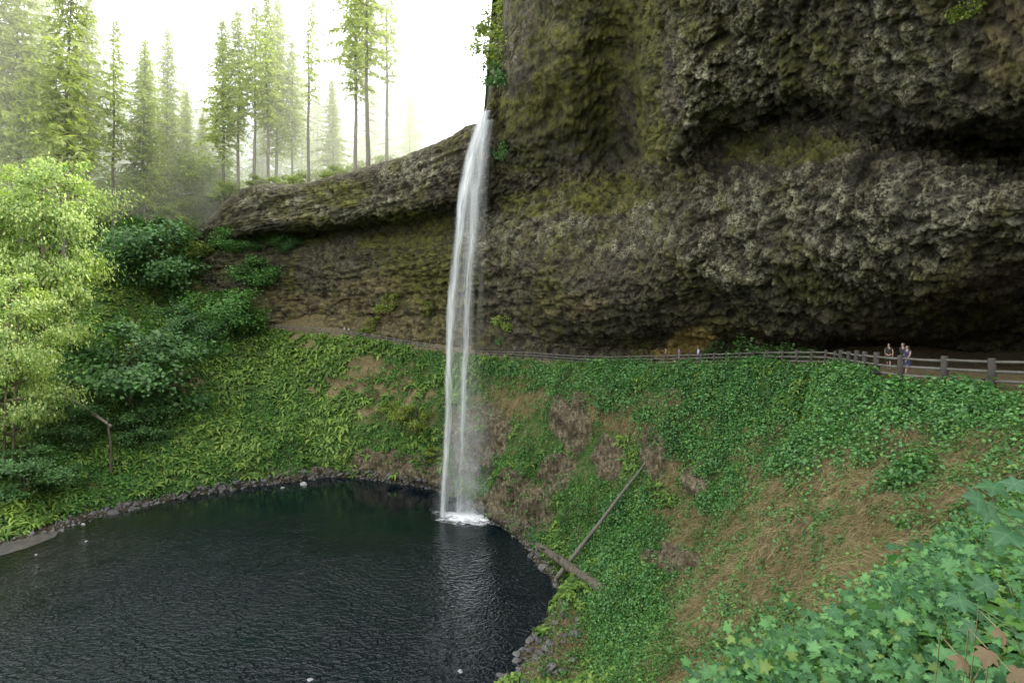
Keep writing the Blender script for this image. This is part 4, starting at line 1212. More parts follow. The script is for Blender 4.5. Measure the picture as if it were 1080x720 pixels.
v2, f2_ = clumps(pos2, nor2, r2, 0.5 + 1.0 * r2.random(1500) ** 2, 22, 0.24 + 0.18 * r2.random(1500), 0.8, 1.1)
v, f = np.concatenate([v, v2]), np.concatenate([f, f2_ + len(v)])
kind(obj('forest_undergrowth', mesh_np('forest_undergrowth', v, f, M_floor)), 'stuff', 'sunlit low growth under the firs along the plateau edge')
for k, (px, d, yt, pr, lb) in enumerate(FIR_LIST):
    place_fir(px, d, yt, pr, lb, 'firs on the plateau', random.uniform(0.9, 1.1), k * 1.3)
for k in range(26):
    px = -60 + k * 19.5 + random.uniform(-7, 7)
    place_fir(px, random.uniform(185, 250), random.uniform(70, 128) if px > 190 else random.uniform(45, 110), random.choice([0, 2, 4, 1]), 'pale distant fir in the hazy back row of the forest', 'firs in the hazy back row', 1.2, k)


def broadleaf_meshes(H, crown0, R, seed, nleaf, leaf, mat, bark, flat=0.5, trunks=1, nlimb=26, bushy=False):
    """trunk and limbs ending in layered sprays of leaves"""
    r = np.random.default_rng(seed); rnd = random.Random(seed)
    b = MB(); tips = []
    for tr in range(trunks):
        ox, oy = (0, 0) if trunks == 1 else (rnd.uniform(-.03, .03) * H, rnd.uniform(-.03, .03) * H)
        lx, ly = rnd.uniform(-.12, .12) * H * (0.4 if trunks == 1 else 1), rnd.uniform(-.12, .12) * H * (0.4 if trunks == 1 else 1)
        pts = [(ox * (1 if t < .1 else .8) + lx * t ** 1.5, oy + ly * t ** 1.5, -0.6 + t * (H * 0.93 + .6)) for t in np.linspace(0, 1, 9)]
        b.tube(pts, [max(0.02, 0.020 * H * (1 - t) ** 0.8 / (1 if trunks == 1 else 1.6)) for t in np.linspace(0, 1, 9)], 8)
        for k in range(max(6, nlimb // trunks)):
            t = crown0 + (0.97 - crown0) * (k + rnd.random()) / max(6, nlimb // trunks)
            i = min(7, int(t * 8)); fr = t * 8 - i
            p0 = Vector(pts[i]).lerp(Vector(pts[i + 1]), fr)
            tt_ = (t - crown0) / (1 - crown0)
            prof = math.sqrt(max(0.03, 1 - (2 * tt_ * 0.92 - 0.75) ** 2 / 1.6)) * (1 if tt_ < .75 else (1 - tt_) / .25 * .7 + .3)
            a = k * 2.4 + rnd.uniform(-.6, .6); L = R * prof * rnd.uniform(0.6, 1.12)
            up = rnd.uniform(-0.2, 0.5) if bushy else rnd.uniform(0.05, 0.55)
            p1 = p0 + Vector((math.cos(a), math.sin(a), up)) * (L * 0.55)
            p2 = p0 + Vector((math.cos(a + .15), math.sin(a + .15), up * 0.75)) * L
            r0 = max(0.025, 0.0075 * H * (1 - t) ** .5)
            b.tube([p0, p1, p2], [r0, r0 * .6, r0 * .2], 5, cap=False)
            for q in range(5):
                f_ = rnd.uniform(0.12 if bushy else 0.35, 1.0); base = p0.lerp(p1, f_ * 2) if f_ < .5 else p1.lerp(p2, f_ * 2 - 1)
                aa_ = a + rnd.uniform(-1.3, 1.3); l2 = L * rnd.uniform(0.18, 0.42)
                e = base + Vector((math.cos(aa_), math.sin(aa_), rnd.uniform(-.1, .35))) * l2
                b.tube([base, e], [r0 * .35, r0 * .1], 3, cap=False)
                tips.append((e, l2)); tips.append((base.lerp(e, .45), l2 * .8))
            tips.append((p2, L * .3))
    T = np.array([tuple(e) for e, _ in tips]); S = np.array([l for _, l in tips])
    k = r.choice(len(T), size=nleaf, p=S ** 1.5 / (S ** 1.5).sum())
    sp = np.clip(S[k] * 0.7, 0.3, 2.4)[:, None]
    off = r.normal(size=(nleaf, 3)) * sp * np.array([0.75, 0.75, 0.75 * (1 - flat)])
    p = T[k] + off
    p[:, 2] -= 0.04 * (off[:, 0] ** 2 + off[:, 1] ** 2) / np.maximum(sp[:, 0], .3)
    out = p - np.array([0, 0, H * 0.6])
    ln = unit(np.array([0, 0, 0.9]) + unit(out) * 0.6 + 0.5 * r.normal(size=(nleaf, 3)))
    v, f = leaf_quads(p, ln, unit(out) + 0.8 * r.normal(size=(nleaf, 3)) + np.array([0, 0, -.1]), leaf * (0.6 + 0.8 * r.random(nleaf)), 0.95, 0.15)
    return b.mesh('trunk', bark), mesh_np('crown', v, f, mat)


def tree(name, meshes, label, loc, scale=1.0, rz=0.0, group=None, cat='tree', parts=('trunk', 'crown'), tilt=(0, 0)):
    t = empty(name, loc, (tilt[0], tilt[1], rz), scale); tag(t, label, cat, group)
    obj(parts[0], meshes[0], t); obj(parts[1], meshes[1], t)
    return t


def on(px, py, which='t', sink=0.1):
    h = hit(px, py, which)
    return h[0] - Vector((0, 0, sink))


def sized(px, py, ytop, which='t'):
    p = on(px, py, which)
    return p, (py - ytop) / F * p.y


MAPLE = [broadleaf_meshes(30, 0.30, 8.5, 41, 21000, 0.42, M_maple, M_bark_maple, 0.55, 3, 60),
         broadleaf_meshes(30, 0.16, 9.0, 42, 22000, 0.46, M_maple, M_bark_maple, 0.6, 2, 56)]
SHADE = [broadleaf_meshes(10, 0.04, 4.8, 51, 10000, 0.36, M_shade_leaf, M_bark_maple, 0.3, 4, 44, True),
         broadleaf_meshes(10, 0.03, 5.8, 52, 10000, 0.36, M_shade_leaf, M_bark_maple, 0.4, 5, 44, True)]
MID = [broadleaf_meshes(10, 0.02, 6.5, 53, 8000, 0.42, M_mossy, M_bark_maple, 0.2, 5, 44, True)]
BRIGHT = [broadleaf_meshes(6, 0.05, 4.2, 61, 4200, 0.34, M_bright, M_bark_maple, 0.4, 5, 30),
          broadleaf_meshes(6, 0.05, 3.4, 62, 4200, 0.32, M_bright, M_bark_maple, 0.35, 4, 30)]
FERNY = [broadleaf_meshes(2, 0.02, 1.6, 71, 900, 0.22, M_bright, M_bark_maple, 0.3, 5, 20),
         broadleaf_meshes(2, 0.02, 1.5, 72, 900, 0.22, M_shade_leaf, M_bark_maple, 0.3, 5, 20)]

p, h = sized(50, 455, 138)
tree('maple_tree', MAPLE[0], 'big sunlit yellow green maple rising at left above the slope', p, (h / 30 * 0.48, h / 30 * 0.48, h / 30), 0.4)
p, h = sized(8, 505, 262)
tree('maple_tree', MAPLE[1], 'brightest low spreading maple at the left edge with glaring white green leaves', p, (h / 30 * 0.56, h / 30 * 0.56, h / 30), 2.1)
p, h = sized(-10, 400, 168)
tree('maple_tree', MAPLE[0], 'maple behind the bright pair, cut by the left edge under the firs', p, (h / 30 * 0.6, h / 30 * 0.6, h / 30), 3.6)
for px, py, yt, k, rz, lb in [
        (138, 432, 328, 1, 0.3, 'dark blue green vine maple spreading in layers on the mid left slope'),
        (166, 312, 222, 0, 1.0, 'rounded dark green bush tree below the sunlit forest edge'),
        (28, 522, 462, 1, 2.0, 'low blue green bush near the water at the left edge'),
        (196, 372, 318, 0, 3.0, 'small dark bush beside the bare earth patch'),
        (240, 352, 300, 1, 4.0, 'green bush mound at the left end of the trail'),
        (222, 342, 318, 0, 5.1, 'small dark shrub tucked left of the trail end'),
        (262, 345, 322, 1, 2.6, 'low green shrub just left of where the railing starts'),
        (70, 470, 420, 0, 5.6, 'dim shrub in the deep shade under the bright maple'),
        (150, 470, 425, 0, 6.0, 'dim shrub right of the fallen pale branch')]:
    p, h = sized(px, py, yt)
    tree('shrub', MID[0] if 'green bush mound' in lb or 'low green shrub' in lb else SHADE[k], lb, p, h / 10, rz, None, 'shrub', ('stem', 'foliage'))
for px, py, yt, k, which, lb in [
        (278, 264, 238, 1, 'ct', 'wide low shrub on the rock ledge under the lip'),
        (250, 264, 238, 0, 'ct', 'dark shrub at the left end of the rock ledge'),
        (304, 264, 244, 0, 'ct', 'small shrub at the right end of the rock ledge'),
        (279, 304, 270, 0, 'ct', 'dark shrub against the low rock face above the trail')]:
    p, h = sized(px, py, yt, which)
    tree('shrub', MID[0] if k == 0 and px < 290 else SHADE[k], lb, p, (h / 10 * 1.3, h / 10 * 1.3, h / 10), px, None, 'shrub', ('stem', 'foliage'))
for px, d, h, k, lb in [
        (438, 102, 4.2, 0, 'glowing yellow green shrub on the lip left of the waterfall'),
        (462, 97, 2.6, 1, 'small bright shrub on the lip closest to the waterfall'),
        (412, 108, 2.6, 1, 'low sunny shrub on the lip below the thin sparse fir'),
        (352, 124, 3.5, 0, 'sunny shrub on the lip below the twin firs'),
        (318, 133, 3.6, 1, 'sunny shrub at the foot of the almost bare fir'),
        (300, 137, 4.0, 0, 'sunny shrub in the middle of the rock lip'),
        (272, 143, 4.2, 1, 'sunny shrub toward the left of the rock lip'),
        (243, 150, 5.0, 0, 'sunny shrub above the left end of the rock lip'),
        (216, 152, 6.5, 0, 'large hazy bright shrub at the forest edge'),
        (192, 156, 6.0, 1, 'hazy bright shrub at the forest edge beside the bush tree'),
        (170, 160, 8.0, 0, 'tall hazy bright shrub behind the dark bush tree'),
        (148, 162, 8.5, 1, 'hazy bright thicket right of the sunlit maple'),
        (128, 165, 9.0, 0, 'hazy bright thicket beside the pale bare stem'),
        (60, 160, 13.0, 1, 'hazy bright young tree behind the top of the sunlit maple'),
        (100, 168, 14.0, 0, 'hazy bright young tree under the slim pale stemmed fir'),
        (182, 172, 13.0, 1, 'hazy bright young tree in the dip of the forest edge'),
        (225, 170, 12.0, 0, 'hazy bright young tree left of the central firs'),
        (342, 150, 9.0, 1, 'hazy bright young tree under the small pale fir'),
        (398, 134, 8.0, 0, 'hazy bright young tree behind the twin firs')]:
    x = (px - 540) / F * d; z = ground_z(x, d, 'tp') or 32
    tree('shrub', BRIGHT[k], lb, (x, d, z - 0.2), (h / 6 * 1.2, h / 6 * 1.2, h / 6), px * 0.7, 'sunny shrubs on the plateau edge', 'shrub', ('stem', 'foliage'))
for px, py, h, k, lb in [
        (186, 226, 7.0, 0, 'hazy bright shrub on the bank left of the rock lip, highest of four'),
        (203, 228, 6.0, 1, 'hazy bright shrub touching the left end of the rock lip'),
        (176, 240, 6.0, 1, 'sunny shrub on the bank just above the rounded bush tree'),
        (214, 216, 6.5, 0, 'hazy bright shrub just behind the left end of the rock lip')]:
    q = on(px, py, 'tp')
    tree('shrub', BRIGHT[k], lb, q, (h / 6 * 1.3, h / 6 * 1.3, h / 6), px * 0.37, None, 'shrub', ('stem', 'foliage'))
for px, py, h, k, lb, w_ in [
        (413, 324, 2.6, 0, 'bright green tuft on the cliff face left of the waterfall', 1.5),
        (456, 328, 2.2, 0, 'bright green tuft close beside the falling water', 1.0),
        (394, 347, 2.2, 0, 'low green tuft just above the far trail', 1.9),
        (534, 346, 2.6, 0, 'bright green tuft on the lower cliff right of the waterfall', 1.0),
        (529, 364, 1.6, 1, 'small green tuft under the bright one right of the waterfall', 1.0),
        (532, 166, 2.6, 1, 'dark green ferns beside the top of the waterfall', 0.8),
        (528, 92, 3.6, 1, 'green ferns on the cliff corner above the waterfall lip', 1.0),
        (527, 64, 4.0, 0, 'leafy plant hanging on the cliff edge against the white sky', 1.0),
        (526, 34, 4.2, 0, 'topmost leafy plant on the cliff edge against the white sky', 0.9),
        (757, 381, 2.0, 1, 'leafy plant behind the middle railing near the yellow clay', 1.4),
        (800, 381, 1.8, 1, 'second leafy plant behind the middle railing', 1.6),
        (838, 381, 1.3, 1, 'low leafy plant behind the railing before the bend', 1.5),
        (1034, 8, 1.3, 0, 'small leafy sprig hanging from the rock roof at upper right', 0.9)]:
    q = on(px, py, 'ct', 0.0)
    tree('fern_clump', FERNY[k], lb, q, (h / 2 * w_, h / 2 * w_, h / 2), px, None, 'plant', ('stem', 'foliage'), (0.5, 0))

# ------------------------------------------------------------------ logs and branches
M_log = bark_mat('wet weathered log', (0.03, 0.025, 0.018), (0.16, 0.13, 0.095), 3, 0.3, 0.9)
M_pole = bark_mat('grey leaning pole', (0.07, 0.062, 0.05), (0.17, 0.155, 0.125), 5, 0.1, 0.4)
M_pale = bark_mat('bleached branch', (0.16, 0.14, 0.11), (0.34, 0.30, 0.24), 6, 0.15, 0.4)
M_cut = plain_mat('pale broken wood', (0.38, 0.29, 0.18), 0.8, 0.3, 9)


def log(name, label, pts, radii, mat, cat='log', ends=True):
    o0 = Vector(pts[0]); rnd = random.Random(len(label))
    fine = []; fr = []
    n = 14
    for i in range(n + 1):
        t = i / n * (len(pts) - 1); k = min(int(t), len(pts) - 2); f_ = t - k
        fine.append(Vector(pts[k]).lerp(Vector(pts[k + 1]), f_) - o0 + Vector((rnd.uniform(-1, 1), rnd.uniform(-1, 1), rnd.uniform(-1, 1))) * radii[0] * 0.12)
        fr.append(radii[k] * (1 - f_) + radii[k + 1] * f_)
    b = MB(); b.tube(fine, fr, 10, jit=0.1, rnd=rnd)
    root = empty(name, o0); tag(root, label, cat)
    obj('stem', b.mesh('stem', mat), root)
    for q_ in range(5 if ends else 2):
        i = rnd.randrange(2, n - 1); a_ = rnd.uniform(0, 6.28); l_ = fr[i] * rnd.uniform(1.5, 4.0)
        dv = Vector((math.cos(a_), math.sin(a_), rnd.uniform(0.1, 1.0))).normalized()
        b = MB(); b.tube([fine[i], fine[i] + dv * l_ * 0.6, fine[i] + dv * l_], [fr[i] * 0.28, fr[i] * 0.2, fr[i] * 0.08], 6, jit=0.1, rnd=rnd)
        obj('branch_stub', b.mesh('branch_stub', mat), root)
    if ends:
        for e, q in ((fine[0], fine[1]), (fine[-1], fine[-2])):
            d = (e - q).normalized(); b = MB(); rr = fr[0] if e is fine[0] else fr[-1]
            b.tube([e - d * 0.05, e + d * rr * 0.3, e + d * rr * 0.9], [rr * 0.96, rr * 0.7, rr * 0.2], 7, jit=0.25, rnd=rnd)
            obj('broken_end', b.mesh('broken_end', M_cut), root)
    return root


a = Vector(P(553, 566, 72.8)); c = on(640, 628, 't', -0.25); bq = on(600, 602, 't', -0.3)
log('fallen_log', 'thick fallen log lying from the pool edge up the right bank', [a, a.lerp(c, 0.5) + Vector((0, 0, 0.1)), c], [0.34, 0.46, 0.5], M_log)
a = on(586, 613, 't', -0.1); c = on(679, 494, 't', -0.3)
log('leaning_pole', 'long straight grey pole leaning across the log against the bank', [a + Vector((0, -.4, 0.3)), (a + c) / 2 + Vector((-0.1, -0.9, 0.4)), c + Vector((0, -.3, 0.2))], [0.24, 0.2, 0.12], M_pole)
a = on(52, 415); c = on(116, 452)
lb = log('fallen_branch', 'pale bare branch fallen in the shade under the bright maple', [Vector(P(56, 410, a.y - 6)), Vector(P(88, 428, a.y - 7)), Vector(P(118, 450, a.y - 7))], [0.3, 0.26, 0.2], M_pale, 'branch', False)
g0 = on(117, 500)
log('dead_snag', 'thin upright dead stem at the lower end of the pale branch', [g0, Vector(P(117, 470, g0.y - 0.5)), Vector(P(113, 440, g0.y - 1))], [0.22, 0.18, 0.1], M_log, 'snag', False)

# ------------------------------------------------------------------ single plants and leaves right in front
M_big_near = leaf_mat('broad near leaf', (0.018, 0.065, 0.028), (0.07, 0.17, 0.065), 0.25, 0.45, 0.3, 6.0, (0.03, 0.09, 0.05), None, True)
M_stalk = plain_mat('green stalk', (0.09, 0.13, 0.045), 0.7, 0.2, 10)
M_dead = leaf_mat('dead leaf', (0.085, 0.06, 0.03), (0.19, 0.14, 0.08), 0.12, 0.7, 0.2, 2.0)


def big_plant(label, px, py, d, spots, size, seed):
    root_p = Vector(P(px, py, d)); zg = ground_z(root_p.x, root_p.y, 't', 5) or root_p.z - 1
    t = empty('leafy_plant', (root_p.x + 0.1, root_p.y + 0.05, zg)); tag(t, label, 'plant')
    o0 = Vector(t.location); r = np.random.default_rng(seed); b = MB(); hub = Vector(P(px, py, d)) - o0
    b.tube([(0, 0, -0.1), hub * 0.5 + Vector((0.03, 0, 0)), hub], [0.012, 0.009, 0.006], 6)
    ends = []
    for (qx, qy, dd) in spots:
        e = Vector(P(qx, qy, d + dd)) - o0
        b.tube([hub * 0.8, (hub + e) / 2 + Vector((0, 0, 0.02)), e], [0.004, 0.003, 0.002], 5); ends.append(e)
    obj('stem', b.mesh('stem', M_stalk), t)
    for e in ends:
        v, f, vw = lobed(np.zeros((1, 3)), unit(np.array([[-0.1, -0.55, 0.9]]) + 0.3 * r.normal(size=(1, 3))), np.array([[e.x - hub.x, e.y - hub.y - .1, e.z - hub.z - .06]]) + 0.05 * r.normal(size=(1, 3)), np.array([size * r.uniform(0.75, 1.2)]), 0.3)
        obj('leaf', mesh_np('leaf', v, f, M_big_near, False, veins(vw)), t, e)


big_plant('tall plant with the largest pale green lobed leaves at the right edge', 1118, 585, 2.6, [(1038, 528, 0), (1058, 515, .1), (1078, 512, 0), (1085, 545, -.1), (1068, 560, -.1), (1050, 540, .15)], 0.11, 3)
big_plant('leafy plant with broad leaves at the lower right corner', 1115, 700, 2.6, [(1020, 632, .1), (1048, 622, .1), (1076, 640, 0), (1085, 668, 0), (1030, 664, -.1), (1040, 650, .15)], 0.09, 4)
for k, (qx, qy, d, sz_, lb) in enumerate([(1052, 662, 2.35, 0.06, 'uppermost curled brown dead leaf among green leaves at lower right'), (1010, 690, 2.3, 0.055, 'leftmost curled brown dead leaf at lower right'),
                                      (1042, 684, 2.25, 0.058, 'drooping brown dead leaf between two others at lower right'), (1066, 708, 2.2, 0.06, 'brown dead leaf lowest near the bottom right corner')]):
    v, f, vw = lobed(np.zeros((1, 3)), unit(np.array([[0.45 - .3 * k, -0.55, 0.75]])), np.array([[0.9 - .7 * (k % 3), -.5, -0.45]]), np.array([sz_ * 1.25]), 0.9)
    t = empty('dead_leaf', Vector(P(qx, qy, d))); tag(t, lb, 'leaf')
    obj('blade', mesh_np('blade', v, f, M_dead), t)
    zg = (ground_z(t.location.x, t.location.y, 't', 5) or -3) - t.location.z
    b = MB(); b.tube([(0, 0, 0), (0.02, 0.12, 0.02), (0.05, 0.3, zg * 0.6), (0.05, 0.34, zg - 0.05)], [0.002, 0.002, 0.003, 0.003], 5)
    obj('stalk', b.mesh('stalk', M_straw), t)

# ------------------------------------------------------------------ rocks
M_rockdark = plain_mat('wet basalt stone', (0.055, 0.052, 0.05), 0.6, 0.6, 3)
M_rockgrey = plain_mat('dry grey stone', (0.10, 0.096, 0.09), 0.75, 0.45, 4)
M_rockpale = plain_mat('pale stone', (0.25, 0.25, 0.25), 0.7, 0.25, 4)


def rock_mesh(seed, mat, n=3):
    import bmesh
    bm_ = bmesh.new(); bmesh.ops.create_icosphere(bm_, subdivisions=n, radius=1.0)
    r = np.random.default_rng(seed)
    co = np.array([v.co[:] for v in bm_.verts])
    for k in range(9):                                     # chip flat faces off
        d = unit(r.normal(size=3)); lim = r.uniform(0.45, 0.85)
        ex = np.clip(co @ d - lim, 0, None); co = co - ex[:, None] * d
    co = co + 0.05 * co * fbm(co * 2.5 + seed, 3, seed)[:, None]
    co *= np.array([1, r.uniform(0.65, 0.95), r.uniform(0.5, 0.75)])
    for v, c_ in zip(bm_.verts, co):
        v.co = c_
    me = bpy.data.meshes.new('rock'); bm_.to_mesh(me); bm_.free(); me.materials.append(mat)
    return me


RK_D = [rock_mesh(s_, M_rockdark, 2) for s_ in (1, 2, 3)]; RK_G = [rock_mesh(s_, M_rockgrey, 2) for s_ in (4, 5, 6)]; RK_P = [rock_mesh(s_, M_rockpale) for s_ in (7, 8, 9)]
rnd = random.Random(5)
for px, py, wpx, lb in [(320, 511, 9, 'largest pale rock at the edge of the far shore'), (298, 515, 6, 'small pale rock left of the largest one on the far shore'),
                        (88, 553, 5, 'little white rock standing in the shallows at left'), (91, 571, 4, 'low pale stone awash below the little white rock'),
                        (38, 585, 3, 'tiny pale stone in the water near the sandbar'), (486, 708, 8, 'pale rock poking out of the water near the bottom edge'), (327, 717, 8, 'pale rock at the very bottom edge in open water')]:
    d = -POOL * F / (py - 360.0)
    o = obj('pale_rock', RK_P[int(px) % 3], None, P(px, py, d) + np.array([0, 0, 0.0]), (0, 0, px), wpx / 2 / F * d)
    tag(o, lb, 'rock')
n = 0
while n < 130:                                             # rubble on the right shore, each stone an object
    px, py = rnd.gauss(575, 42), rnd.uniform(585, 722)
    if px < 505:
        continue
    h_ = hit(px, py, 't', False)
    if h_ is None or h_[0].z > -23.2 or h_[0].z < -25.3 or px > 680:
        continue
    s_ = rnd.choice([0.18, 0.25, 0.3, 0.4, 0.55]) * rnd.uniform(0.8, 1.2)
    grey = rnd.random() < 0.6
    o = obj('shore_rock', (RK_G if grey else RK_D)[rnd.randrange(3)], None, h_[0] + Vector((0, 0, s_ * 0.15)), (rnd.uniform(-.4, .4), rnd.uniform(-.4, .4), rnd.uniform(0, 6.3)), s_)
    tag(o, 'grey stone in the rubble along the right shore of the pool' if grey else 'dark wet stone in the rubble along the right shore of the pool', 'rock', 'grey stones of the right shore' if grey else 'dark stones of the right shore')
    n += 1
n = 0
while n < 110:                                             # far shore
    px = rnd.uniform(90, 470); h_ = hit(px, np.interp(px, [90, 205, 300, 365, 425, 470], [549, 522, 506, 501, 508, 518]) + rnd.uniform(-7, 3), 't', False)
    if h_ is None or h_[0].z > -22.5:
        continue
    s_ = rnd.choice([0.3, 0.4, 0.55, 0.8]) * rnd.uniform(0.8, 1.3)
    o = obj('shore_rock', RK_D[rnd.randrange(3)] if rnd.random() < .75 else RK_G[rnd.randrange(3)], None, h_[0] + Vector((0, 0, s_ * 0.1)), (rnd.uniform(-.4, .4), rnd.uniform(-.4, .4), rnd.uniform(0, 6.3)), s_)
    tag(o, 'small rock in the dark line of stones along the far shore', 'rock', 'stones of the far shore')
    n += 1
# gravel between them, too small to count
pos, nor, idx, r = sample(inview * (frow > 0.85) * (frow < 1.5) * imp * (fc[:, 2] < -22.8), 5200, 131)
base_ = np.array([[1, 0, 0], [-0.5, 0.87, 0], [-0.5, -0.87, 0], [0, 0, 0.8], [0.1, 0, -0.8]])
tri = np.array([[0, 1, 3], [1, 2, 3], [2, 0, 3], [1, 0, 4], [2, 1, 4], [0, 2, 4]])
sz = (0.05 + 0.16 * r.random(len(pos)) ** 2) * np.clip(np.linalg.norm(pos, axis=1) / 50, 0.8, 2)
an = r.random(len(pos)) * 6.28
bx = base_[None] * (1 + 0.35 * r.normal(size=(len(pos), 5, 3)))
ca, sa = np.cos(an)[:, None], np.sin(an)[:, None]
bx = np.stack([bx[..., 0] * ca - bx[..., 1] * sa, bx[..., 0] * sa + bx[..., 1] * ca, bx[..., 2]], -1) * sz[:, None, None] + pos[:, None]
ff = ((np.arange(len(pos)) * 5)[:, None, None] + tri[None]).reshape(-1, 3)
kind(obj('gravel', mesh_np('gravel', bx, ff, M_rockgrey)), 'stuff', 'dark gravel and small rubble along the waterline')
# sandbar at the left edge
sb = np.array([(-80, 602), (-30, 592), (0, 586), (30, 577), (58, 566), (62, 560), (40, 560), (0, 568), (-40, 575), (-80, 580)], dtype=float)
M_sand = plain_mat('grey sand', (0.05, 0.045, 0.036), 0.9, 0.5, 1.2)
mb = MB()
ring = [P(x, y, -POOL * F / (y - 360.0)) + np.array([0, 0, 0.02]) for x, y in sb]
ctr = np.mean(ring, axis=0)
inn = [q * 0.6 + ctr * 0.4 + np.array([0, 0, 0.16]) for q in ring]
k_ = len(ring)
mb.add(ring + inn + [ctr + np.array([0, 0, 0.2])], [(i, (i + 1) % k_, k_ + (i + 1) % k_, k_ + i) for i in range(k_)] + [(k_ + i, k_ + (i + 1) % k_, 2 * k_) for i in range(k_)])
kind(obj('sand_shore', mb.mesh('sand', M_sand)), 'structure', 'low grey sandbar at the left edge of the pool')

# ------------------------------------------------------------------ sunlit haze hanging over the plateau forest
s = NT('forest haze')
vs = s.n('ShaderNodeVolumeScatter', {'Color': (1.0, 0.98, 0.80, 1), 'Density': 0.0105, 'Anisotropy': 0.0})
s.t.links.new(vs.outputs[0], s.out.inputs['Volume'])
mb = MB()
pl_ = [(-300, 90), (-112, 100), (-84, 148), (-47, 127), (-18, 101), (-8, 330), (-300, 330)]
mb.add([(x, y, 30.5) for x, y in pl_] + [(x, y, 120) for x, y in pl_], [tuple(reversed(range(7))), tuple(range(7, 14))] + [(i, (i + 1) % 7, 7 + (i + 1) % 7, 7 + i) for i in range(7)])
kind(obj('haze', mb.mesh('haze', s.m, False)), 'stuff', 'bright sunlit haze between the firs on the plateau')
sc.cycles.volume_bounces = 3
sc.cycles.volume_max_steps = 32
# ------------------------------------------------------------------ people on the trail
def skin(name, verts, edges, radii, mat, sub=1):
    me = bpy.data.meshes.new(name); me.from_pydata(verts, edges, [])
    o = bpy.data.objects.new('tmp', me); COL.objects.link(o)
    o.modifiers.new('s', 'SKIN'); o.modifiers['s'].use_smooth_shade = True
    for sv, r_ in zip(me.skin_vertices[0].data, radii):
        sv.radius = r_ if hasattr(r_, '__len__') else (r_, r_)
    me.skin_vertices[0].data[0].use_root = True
    m2 = o.modifiers.new('d', 'SUBSURF'); m2.levels = sub; m2.render_levels = sub
    dg = bpy.context.evaluated_depsgraph_get(); dg.update()
    out = bpy.data.meshes.new_from_object(o.evaluated_get(dg))
    bpy.data.objects.remove(o); bpy.data.meshes.remove(me)
    out.name = name; out.materials.clear(); out.materials.append(mat)
    return out


def cloth(name, c):
    return plain_mat(name, c, 0.85, 0.15, 20)


M_skin = plain_mat('skin', (0.30, 0.19, 0.14), 0.6, 0.06, 8)
M_hair = plain_mat('dark hair', (0.02, 0.015, 0.012), 0.6, 0.3, 30)
M_shoe = plain_mat('shoes', (0.09, 0.085, 0.08), 0.7, 0.2, 20)


